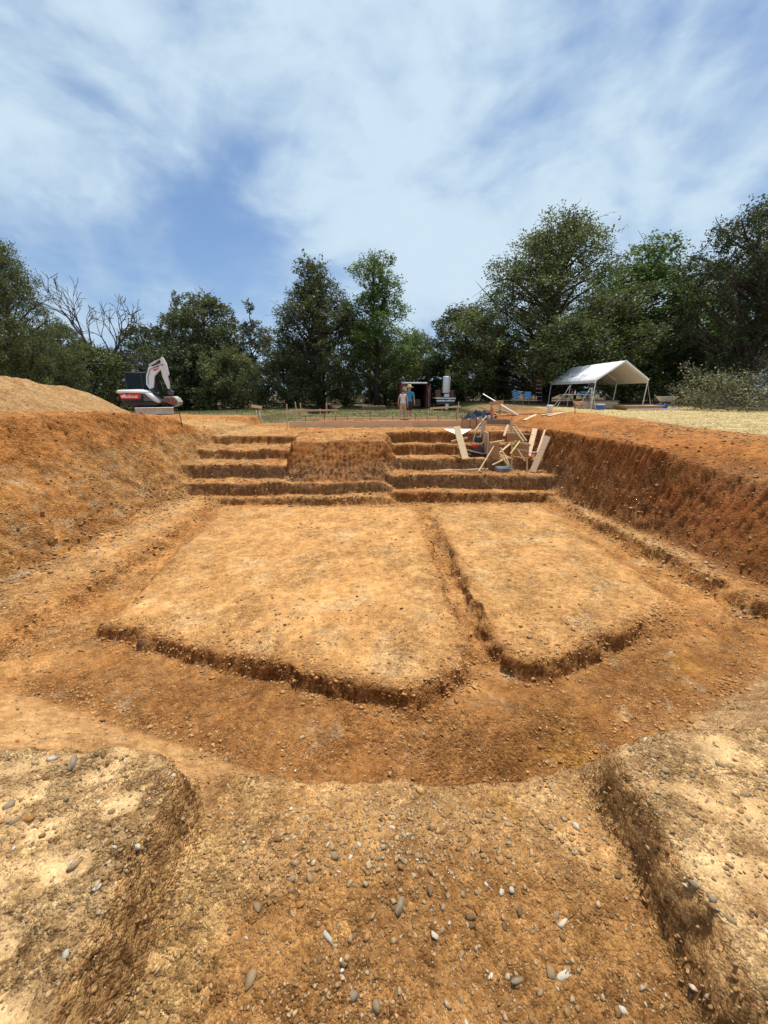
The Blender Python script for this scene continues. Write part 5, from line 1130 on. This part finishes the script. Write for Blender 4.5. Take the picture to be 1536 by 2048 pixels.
# ------------------------------------------------------------------ people
def person(x, y, rz, Hh, legs, arms, top, bottom, bottom_len, hat, label, sleeves):
    k = Hh/1.75; g0 = gz(x, y); e_ = empty('person', (x, y, g0), rz); tag(e_, label, 'person')
    V = []; E_ = []; Rr = []
    def vt(p, r): V.append(Vector(p)*k); Rr.append(r*k if not isinstance(r, tuple) else (r[0]*k, r[1]*k)); return len(V)-1
    def ch(a, pts):
        for p, r in pts: b = vt(p, r); E_.append((a, b)); a = b
        return a
    pel = vt((0, 0, .95), (.155, .115))
    ch_ = ch(pel, [((0, .0, 1.10), (.135, .10)), ((0, .01, 1.28), (.155, .11)), ((0, .0, 1.42), (.15, .095))])
    nk = ch(ch_, [((0, 0, 1.50), (.055, .055)), ((0, -.015, 1.56), (.055, .06))])
    ch(nk, [((0, -.02, 1.64), (.075, .092)), ((0, -.015, 1.70), (.07, .085)), ((0, -.01, 1.745), (.04, .05))])
    for s in (-1, 1):
        hip = vt((s*.09, 0, .90), .09); E_.append((pel, hip)); f = legs[0 if s < 0 else 1]
        kn = ch(hip, [((s*.10, f[0]*.5, .70), .078), ((s*.10, f[0], .50), .056)])
        an = ch(kn, [((s*.105, (f[0]+f[1])/2+.02, .30), .055), ((s*.11, f[1], .09+f[2]), .038)]); ch(an, [((s*.115, f[1]-.09, .045+f[2]), .038), ((s*.12, f[1]-.16, .035+f[2]), .028)])
        sh = vt((s*.19, .0, 1.40), .055); E_.append((ch_, sh)); a = arms[0 if s < 0 else 1]
        el = ch(sh, [((s*(.21+a[0]*.3), a[1]*.3, 1.27), .047), ((s*(.22+a[0]*.6), a[1]*.6, 1.12), .038)])
        wr = ch(el, [((s*(.22+a[0]*.8), a[1]*.9-.02, .99), .036), ((s*(.22+a[0]), a[1]-.04, .87), .026)])
        pm = ch(wr, [((s*(.22+a[0]), a[1]-.05, .81), (.017, .034))])
        for q in range(4): ch(pm, [((s*(.22+a[0]), a[1]-.075+q*.018, .765), .010), ((s*(.215+a[0]), a[1]-.075+q*.017, .725-.008*(q in (1, 2))), .008)])
        ch(wr, [((s*(.215+a[0]), a[1]-.085, .825), .011), ((s*(.21+a[0]), a[1]-.10, .785), .009)])
    me = bpy.data.meshes.new('body'); me.from_pydata(V, E_, []); o = bpy.data.objects.new('body', me); link(o)
    o.modifiers.new('skin', 'SKIN'); sv = me.skin_vertices[0].data
    for i, r in enumerate(Rr): sv[i].radius = r if isinstance(r, tuple) else (r, r); sv[i].use_root = (i == 0)
    ss = o.modifiers.new('sub', 'SUBSURF'); ss.levels = 2; ss.render_levels = 2
    dg = bpy.context.evaluated_depsgraph_get(); dg.update(); bm_ = bpy.data.meshes.new_from_object(o.evaluated_get(dg)); bpy.data.objects.remove(o)
    bm_.name = 'body'; bm_.materials.clear(); bm_.materials.append(M['skin']); bm_.polygons.foreach_set('use_smooth', [True]*len(bm_.polygons))
    body = link(bpy.data.objects.new('body', bm_), e_)
    co = np.array([q.co[:] for q in bm_.vertices]); no = np.array([q.normal[:] for q in bm_.vertices])
    def cloth(name, test, off, m):
        fs = [list(f.vertices) for f in bm_.polygons if all(test(co[i]/k) for i in f.vertices)]
        if not fs: return
        uq = sorted({i for f in fs for i in f}); mp = {q: i for i, q in enumerate(uq)}
        me2 = bpy.data.meshes.new(name); me2.from_pydata([tuple(co[i]+no[i]*off) for i in uq], [], [[mp[i] for i in f] for f in fs]); me2.update(); me2.materials.append(M[m]); me2.polygons.foreach_set('use_smooth', [True]*len(me2.polygons))
        c = link(bpy.data.objects.new(name, me2), e_); sd = c.modifiers.new('t', 'SOLIDIFY'); sd.thickness = .008; sd.offset = 1
    cloth('shirt', lambda p: .92 < p[2] < 1.475 and (abs(p[0]) < .175 or (sleeves and p[2] > 1.16 and abs(p[0]) < .40)), .012, top)
    cloth('trousers' if bottom_len < .3 else 'shorts', lambda p: bottom_len < p[2] < 1.0 and abs(p[0]) < .20 , .016, bottom)
    cloth('shoe', lambda p: p[2] < .095 and abs(p[0]) < .2, .006, 'shoe')
    cloth('hair', lambda p: p[2] > 1.60 and (p[1] > -.03 or p[2] > 1.70), .010, 'hair')
    # face
    for s in (-1, 1):
        MB().lathe((s*.032*k, -.105*k, 1.655*k), [(.009*k, -.006*k), (.010*k, 0), (.008*k, .006*k)], 6).build('eye', M['dark'], body)
        MB().lathe((s*.078*k, -.01*k, 1.63*k), [(.010*k, -.03*k), (.018*k, 0), (.012*k, .03*k)], 8).build('ear', M['skin'], body)
    MB().tube([(0, -.108*k, 1.665*k), (0, -.128*k, 1.628*k), (0, -.108*k, 1.62*k)], [.008*k, .014*k, .008*k], 6).build('nose', M['skin'], body)
    MB().box((0, -.100*k, 1.592*k), (.045*k, .012*k, .010*k)).build('mouth', M['red'], body)
    if hat:
        h_ = MB().lathe((0, -.01*k, 1.70*k), [(.235*k, .0), (.24*k, .012*k), (.12*k, .03*k), (.10*k, .10*k), (.085*k, .135*k), (.04*k, .145*k)], 20).build('hat', M['strawhat'], e_, True)
        MB().lathe((0, -.01*k, 1.725*k), [(.121*k, 0), (.117*k, .03*k)], 20).build('hat_band', M['dark'], h_)
person(1.02, 21.55, R(172), 1.62, ((-.16, -.10, 0), (.10, .26, .03)), ((.06, -.05), (.05, .10)), 'tank', 'khaki', .12, False, 'person in a white tank top and khaki trousers walking on the bank', False)
person(1.42, 22.6, R(8), 1.80, ((-.10, -.16, 0), (.06, .16, .02)), ((.05, .03), (.06, -.08)), 'teal', 'shorts', .48, True, 'person in a blue shirt, dark shorts and wide straw hat', True)

# ------------------------------------------------------------------ form boards and stakes on the upper level
def board(name, p0, p1, w, t, side, m, label, cat='board', group=None): return single(name, MB().plank(p0, p1, w, t, side), m, label, cat, group)
def G3(x, y, dz=0): return Vector((x, y, gz(x, y)+dz))
UPZ = (0, 0, 1)
fa, fb = Vector((-4.72, 19.55, 0)), Vector((4.10, 19.95, 0))
def longform():
    e_ = empty('form_board', (-.3, 19.75, gz(-.3, 19.75))); tag(e_, 'long tan footing form of boards set on edge across the upper level', 'form board'); b = e_.location
    cuts = [0, .36, .70, 1.0]
    for i in range(3):
        p, q = fa.lerp(fb, cuts[i]+.001), fa.lerp(fb, cuts[i+1]-.001); z0 = -.26
        MB().plank(Vector((p.x, p.y, z0))-b, Vector((q.x, q.y, z0+.03))-b, .30, .038, UPZ).build('board', M['form'], e_)
    for i in range(9):
        p = fa.lerp(fb, .03+i*.117); MB().plank(Vector((p.x, p.y+.05, -.62))-b, Vector((p.x, p.y+.05, -.06))-b, .05, .025).build('stake', M['rust'], e_)
longform()
def backform():
    e_ = empty('form_board', (-.6, 20.75, gz(-.6, 20.75))); tag(e_, 'thin pale form boards behind the long footing form', 'form board'); b = e_.location
    for a, c, z in ((-4.25, -.4, .0), (-.35, 3.1, .02)):
        MB().plank(Vector((a, 20.6, z-.05))-b, Vector((c, 20.8, z-.03))-b, .10, .038, UPZ).build('board', M['lumber'], e_)
    for x in (-4.0, -2.6, -1.2, .3, 1.8, 3.0): MB().plank(Vector((x, 20.70, -.60))-b, Vector((x, 20.70, .04))-b, .04, .04).build('stake', M['stakewood'], e_)
backform()
for i, x in enumerate((-4.0, -3.05, -1.9, -.7, .45, 1.6, 2.75, 3.7, -2.5, 1.0, 2.2)):
    y = 20.1+.12*(i % 3); single('rebar', MB().tube([G3(x, y, -.1), G3(x+.01, y, .56+.14*(i % 2))], .016, 6), 'rust', 'rusty rebar pin standing between the two rows of form boards', 'rebar', 'rebar pins between the form boards')
single('survey_stake', MB().plank(atY(574, 856, 19.4)-Vector((0, 0, .1)), atY(573.5, 808, 19.4), .05, .045), 'stakewood', 'tall wooden stake at the excavator end of the long form', 'stake')
def batter(u0, u1, v0, v1, y, stakes, label):
    a, c = atY(u0, v0, y), atY(u1, v1, y); mid = (a+c)/2; e_ = empty('batter_board', (mid.x, y, gz(mid.x, y))); tag(e_, label, 'batter board'); b = e_.location
    MB().plank(a-b, c-b, .10, .03, UPZ).build('rail', M['lumber'], e_)
    for u, v, tilt in stakes:
        t = atY(u, v, y+.05); g = G3(t.x+tilt, y+.05, -.1); MB().plank(g-b, t-b, .045, .045).build('stake', M['stakewood'], e_)
batter(585, 675, 821, 820.5, 22.6, ((590, 803, .12), (600, 806, .15), (640, 817, 0), (653, 806, 0)), 'batter board rail on four stakes near the tall stake')
batter(860, 921, 817, 813, 22.8, ((885, 815, -.1), (915, 816, -.15), (917.5, 803, 0)), 'batter board rail on three stakes near the black tarp')
def signboard():
    a, c = atY(503, 812, 23.5), atY(524, 815, 23.5); mid = (a+c)/2; e_ = empty('batter_board', (mid.x, 23.5, gz(mid.x, 23.5))); tag(e_, 'short pale board nailed to a rusty post out on the lawn', 'batter board'); b = e_.location
    MB().plank(a-b, c-b, .16, .03, UPZ).build('board', M['lumber'], e_); t = atY(513, 807, 23.55); MB().plank(G3(t.x, 23.55, -.1)-b, t-b, .05, .05).build('post', M['rust'], e_)
    for du in (0, 6): t = atY(513+du, 821, 23.2); MB().plank(G3(t.x, 23.2, -.1)-b, t-b, .05, .04).build('stake', M['white'], e_)
signboard()
p = hit(366, 857)
single('rebar', MB().tube([p-Vector((0, 0, .15)), p+Vector((-.05, 0, .62))], .016, 6), 'rust', 'rusty steel pin standing in the pit rim below the excavator', 'rebar')

# ------------------------------------------------------------------ forms and timber in the stepped corner
def pan(name, quad, t, m, label, cat='form panel', battens=()):
    """panel from four corner points, given thickness away from the camera"""
    q = [Vector(p) for p in quad]; n = (q[1]-q[0]).cross(q[3]-q[0]).normalized()
    if n.y < 0: n = -n
    c = sum(q, Vector())/4; base = Vector((c.x, c.y, min(p.z for p in q))); e_ = empty(name, base); tag(e_, label, cat)
    V = [p-base for p in q]+[p-base+n*t for p in q]; MB().add(V, [(3, 2, 1, 0), (4, 5, 6, 7)]+[(i, (i+1) % 4, 4+(i+1) % 4, 4+i) for i in range(4)]).build('sheet', M[m], e_)
    for a, b in battens:                                    # walers along an edge, fractions of the quad
        f = lambda s, t_: q[0].lerp(q[1], s).lerp(q[3].lerp(q[2], s), t_)
        MB().plank(f(*a)-base-n*.025, f(*b)-base-n*.025, .08, .045, n.cross(f(*b)-f(*a))).build('batten', M['lumber'], e_)
    return e_
A_ = lambda u, v, y: atY(u, v, y)
pan('concrete_form', [A_(925, 858, 18.2), A_(962, 858, 18.0), A_(962, 839, 18.0), A_(925, 839, 18.2)], .03, 'ply', 'upright form panel with dark rods at the lumber end of the long form', battens=())
for i, u in enumerate((924, 940, 953)):
    single('rebar', MB().tube([A_(u, 862, 17.95), A_(u, 833, 17.95)], .018, 6), 'rust', 'dark rod standing against the upright form panel by the long form', 'rebar', 'rods against the form panel')
pan('concrete_form', [A_(974, 850, 17.0), A_(1023, 852, 16.6), A_(1023, 839, 16.6), A_(974, 839, 17.0)], .04, 'oldwood', 'dark plank form panel with a pale bottom rail above the steps', battens=(((0, .05), (1, .05)),))
pan('concrete_form', [A_(1014, 881, 14.9), A_(1040, 884, 14.3), A_(1040, 866, 14.3), A_(1014, 866, 14.9)], .03, 'ply', 'small red-brown plywood form panel on the third step', battens=(((0, .97), (1, .97)),))
pan('concrete_form', [A_(1024, 911, 14.1), A_(1056, 916, 13.55), A_(1058, 888, 13.55), A_(1030, 882, 14.1)], .03, 'ply', 'large tan plywood form panel facing the pit on the steps', battens=(((0, .5), (1, .5)), ((0, .97), (1, .97))))
pan('concrete_form', [A_(977, 914, 14.0), A_(999, 918, 13.7), A_(998, 884, 13.7), A_(977, 884, 14.0)], .03, 'ply', 'narrow upright plywood form panel under a pale cross board', battens=())
pan('concrete_form', [A_(965, 910, 14.9), A_(976, 915, 14.05), A_(978, 866, 14.05), A_(969, 862, 14.9)], .03, 'form', 'tall thin form panel seen edge-on beside the black machine', battens=())
def bd(u0, v0, y0, u1, v1, y1, w, t, m, label, cat='board', side=None): return single('plank' if w > .07 else 'batten', MB().plank(A_(u0, v0, y0), A_(u1, v1, y1), w, t, side), m, label, cat)
bd(931, 918, 13.45, 913, 853, 14.4, .24, .04, 'lumber', 'wide pale plank leaning up the steps over the white sheet', 'plank', (1, 0, 0))
bd(1065, 944, 12.95, 1095, 873, 13.5, .20, .06, 'form', 'long plank leaning against the red pit wall', 'plank', (1, 0, .3))
bd(1056, 912, 13.6, 1070, 858, 14.6, .18, .05, 'form', 'tan plank standing beside the large tan form panel', 'plank', (1, 0, .2))
bd(882, 943, 13.3, 976, 939, 13.35, .09, .06, 'lumber', 'pale timber lying flat on the lowest step', 'timber', UPZ)
bd(957, 943, 13.1, 992, 886, 13.9, .04, .04, 'form', 'thin brace rising from the lowest step to the narrow form panel')
bd(1023, 938, 13.3, 1024, 882, 13.5, .07, .04, 'lumber', 'upright pale stud between the two brown form panels', 'stud')
bd(1026, 944, 13.1, 998, 906, 13.4, .05, .04, 'lumber', 'pale batten propped low beside the grey tool case')
bd(1026, 944, 13.15, 1001, 895, 13.6, .05, .04, 'lumber', 'pale batten propped steeper over the grey tool case')
bd(1054, 943, 13.1, 1054, 916, 13.2, .05, .04, 'form', 'short stud under the large tan form panel', 'stud')
bd(1021, 907, 13.3, 1040, 882, 13.7, .05, .03, 'yellow', 'yellow level propped against the upright stud', 'level')
bd(1025, 853, 14.2, 1047, 883, 13.8, .08, .04, 'lumber', 'wider of two pale diagonal battens on the large form panel')
bd(1031, 852, 14.2, 1053, 882, 13.8, .05, .04, 'lumber', 'narrower of two pale diagonal battens on the large form panel')
bd(1043, 868, 14.0, 1064, 869, 14.1, .05, .03, 'lumber', 'pale cross stretcher tying the large form panel to its plank')
bd(1056, 905, 13.6, 1082, 904, 13.4, .05, .03, 'white', 'white strut between the tan plank and the leaning plank', 'strut')
bd(981, 886, 13.85, 1008, 881, 14.2, .06, .05, 'lumber', 'pale cross board on top of the narrow form panel')
bd(903, 883, 14.5, 935, 876, 14.7, .07, .05, 'lumber', 'pale offcut lying behind the wide leaning plank', 'offcut', UPZ)
bd(915, 895, 13.8, 968, 908, 14.2, .045, .04, 'form', 'thin tan lath lying across the wide leaning plank', 'lath')
bd(945, 866, 16.2, 973, 832, 17.4, .04, .035, 'form', 'thin brace slanting up to the dark plank form panel')
bd(962.5, 880, 15.8, 963, 833, 15.9, .05, .04, 'lumber', 'thin upright stud behind the black machine', 'stud')
bd(967, 882, 15.4, 967, 841, 15.6, .16, .04, 'lumber', 'wide pale upright board behind the black machine', 'plank', (1, 0, 0))
bd(1022, 865, 15.9, 1023, 838, 16.0, .10, .04, 'form', 'short upright board at the wall end of the dark plank panel', 'plank', (1, 0, 0))
bd(1025, 850, 15.8, 1062, 855, 15.4, .05, .04, 'ply', 'reddish rail running from the dark plank panel into the red wall', 'rail')
for i, (u0, v0, y0_, u1, v1, y1_, w, m, lab) in enumerate(((985, 930, 13.4, 1016, 915, 13.6, .07, 'lumber', 'short pale offcut lying on the second step by the narrow form'), (1000, 905, 13.9, 1020, 888, 14.2, .09, 'form', 'tan offcut propped behind the pale battens'), (940, 885, 14.6, 962, 900, 14.3, .05, 'oldwood', 'dark lath fallen beside the black machine'), (1036, 900, 13.45, 1050, 922, 13.3, .05, 'lumber', 'pale brace leaning under the large tan form panel'), (1008, 872, 15.2, 1016, 850, 15.6, .09, 'form', 'tan board standing behind the small red-brown panel'), (985, 868, 15.6, 1006, 862, 15.9, .10, 'lumber', 'pale board lying on the top step below the dark plank panel'), (1075, 905, 13.4, 1090, 860, 14.2, .07, 'form', 'narrow board leaning in the corner behind the leaning plank'))):
    bd(u0, v0, y0_, u1, v1, y1_, w, .04, m, lab, 'board')
def whitesheet():
    V = [A_(888, 858, 15.25), A_(943, 858, 15.25), A_(925, 868, 14.95), A_(912, 868, 14.95)]; m = MB(); m.add(V+[q+Vector((0, .03, -.03)) for q in V], [(0, 1, 2, 3), (7, 6, 5, 4)]+[(i, 4+i, 4+(i+1) % 4, (i+1) % 4) for i in range(4)])
    single('plastic_sheet', m, 'white', 'white plastic sheet pinned under the wide leaning plank', 'plastic sheet')
whitesheet()
def machine():
    c = A_(952, 914, 14.25); c.z = gz(c.x, c.y); e_ = empty('plate_compactor', c, .3); tag(e_, 'black and red engine machine standing on the step by the edge-on panel', 'machine')
    MB().prism([(-.28, 0), (.28, 0), (.36, .10), (.30, .10), (-.30, .10), (-.36, .10)], .38, 'y', 0, .01).build('base_plate', M['black'], e_)
    MB().box((0, 0, .26), (.36, .32, .28)).build('engine', M['darkgrey'], e_); MB().box((-.14, -.1, .41), (.13, .16, .10)).build('engine_cover', M['red'], e_)
    MB().lathe((.05, 0, .62), [(.05, -.12), (.14, -.1), (.15, 0), (.12, .1), (.04, .12)], 14).build('air_filter', M['black'], e_)
    MB().tube([(-.15, .05, .4), (-.05, .12, .75), (.0, .12, 1.0), (.2, .12, 1.05)], .018, 6).tube([(.15, .05, .4), (.2, .12, .75), (.2, .12, 1.05)], .018, 6).build('handle', M['steel'], e_)
    MB().tube([(.28, -.1, .1), (.4, -.1, .14)], .05, 8).build('wheel', M['steel'], e_)
    c = A_(1007, 945, 13.25); c.z = gz(c.x, c.y); e_ = empty('tool_case', c, .1); tag(e_, 'grey tool case lying on the lowest step under propped battens', 'tool case')
    MB().box((0, 0, .07), (.55, .3, .14)).build('box', M['greycase'], e_); MB().box((0, 0, .15), (.5, .26, .03)).build('lid', M['greycase'], e_); MB().tube([(-.36, -.05, .05), (-.45, 0, .1), (-.36, .08, .05)], .03, 6).build('hose', M['black'], e_); MB().tube([(-.1, -.15, .1), (-.08, -.2, .1), (.08, -.2, .1), (.1, -.15, .1)], .012, 6).build('handle', M['black'], e_)
machine()
def corner_pile():
    # tarp, board heap, orange cone, panel and pole on the rim above the forms
    y = 21.9; c = A_(963, 829, y); g = gz(c.x, y); n = 22; V = []; r = np.random.RandomState(9)
    for j in range(n):
        for i in range(n):
            a, b = i/(n-1)*2-1, j/(n-1)*2-1; rr = max(abs(a), abs(b)); h = .46*max(0, 1-rr**1.7)*(.7+.5*math.sin(a*5+b*3)**2)
            V.append((c.x+a*1.0+.06*math.sin(b*9), y+b*.6+.05*math.sin(a*11), g+.02+h+.05*r.normal()*max(0, 1-rr)+.03*math.sin(a*13+b*7)*(1-rr)))
    single('tarp', MB().add(V, [(j*n+i, j*n+i+1, (j+1)*n+i+1, (j+1)*n+i) for j in range(n-1) for i in range(n-1)]), 'tarp', 'crumpled black tarpaulin heaped at the rim behind the forms', 'tarpaulin')
    for i, (u0, v0, u1, v1, yy, m, lab) in enumerate(((952, 811, 1000, 826, 22.6, 'lumber', 'pale board showing above the black tarpaulin'), (985, 816, 1030, 829, 22.5, 'form', 'tan board sloping from the heap behind the orange cone'), (975, 812, 1022, 830, 22.9, 'lumber', 'pale board crossing behind the orange cone'), (990, 823, 1034, 826, 22.2, 'oldwood', 'weathered board lowest in the heap by the orange cone'), (1000, 819, 1036, 831, 22.0, 'form', 'outermost tan board on the bucket side of the heap by the cone'))):
        single('plank', MB().plank(A_(u0, v0, yy), A_(u1, v1, yy-.4), .14, .04), m, lab, 'plank')
    cx = A_(984, 829, 21.5); e_ = empty('traffic_cone', (cx.x, 21.5, gz(cx.x, 21.5))); tag(e_, 'orange traffic cone leaning beside the black tarpaulin', 'cone')
    MB().box((0, 0, .02), (.34, .34, .04)).build('base', M['orange'], e_); MB().lathe((0, 0, .04), [(.14, 0), (.12, .05), (.03, .62), (.02, .64)], 16).build('cone_body', M['orange'], e_, True)
    pan('plywood_offcut', [A_(979, 811, 22.0), A_(1007, 808, 22.0), A_(1007, 800, 22.0), A_(979, 804, 22.0)], .02, 'ply', 'small plywood panel held up behind the orange cone', 'panel')
    bd(980, 829, 22.05, 985, 803, 22.02, .05, .04, 'oldwood', 'dark post at the tarpaulin side of the small plywood panel', 'post'); bd(1000, 829, 22.05, 1000, 802, 22.02, .05, .04, 'oldwood', 'dark post at the tent side of the small plywood panel', 'post')
    single('pole', MB().tube([A_(966, 788, 23.2), A_(1036, 830, 21.4)], .028, 8), 'white', 'long white pole leaning across the board heap', 'pole')
    bd(1095, 826, 22.3, 1131, 786, 24.5, .035, .035, 'oldwood', 'grey pole slanting up from the white bucket to the tent', 'pole')
corner_pile()
for i, (u0, v0, u1, v1, lab) in enumerate(((1040, 829, 1092, 828, 'pale plank on the rim between the board heap and the white bucket'), (1096, 834, 1122, 828, 'pale plank on the rim between the white bucket and the tent'), (1082, 832, 1135, 826, 'long pale plank passing behind the white bucket'), (1048, 842, 1072, 831, 'splintered board sliding down the rim near the white bucket'))):
    a, c = hit(u0, v0), hit(u1, v1)
    if a and c: single('plank', MB().plank(a+Vector((0, 0, .04)), c+Vector((0, 0, .04)), .18, .04, (a-c).cross(Vector(UPZ))), ('lumber', 'lumber', 'lumber', 'form')[i], lab, 'plank')
single('rebar', MB().tube([A_(1150, 836, 19.5), A_(1150, 808, 19.5)], .016, 6), 'rust', 'rusty pin standing in the rim before the tent', 'rebar')
def pallet():
    p = A_(747, 812, 34); e_ = empty('pallet_stack', (p.x, 34, gz(p.x, 34)), R(5)); tag(e_, 'low stack of dark wooden pallets on the lawn by the trees', 'pallet')
    for k in range(2):
        z = k*.2
        for s in (-.45, 0, .45): MB().box((0, s, z+.06), (2.0, .10, .10)).build('bearer', M['oldwood'], e_)
        for i in range(7): MB().box((-.9+i*.3, 0, z+.135), (.14, 1.1, .03)).build('slat', M['oldwood'], e_)
pallet()
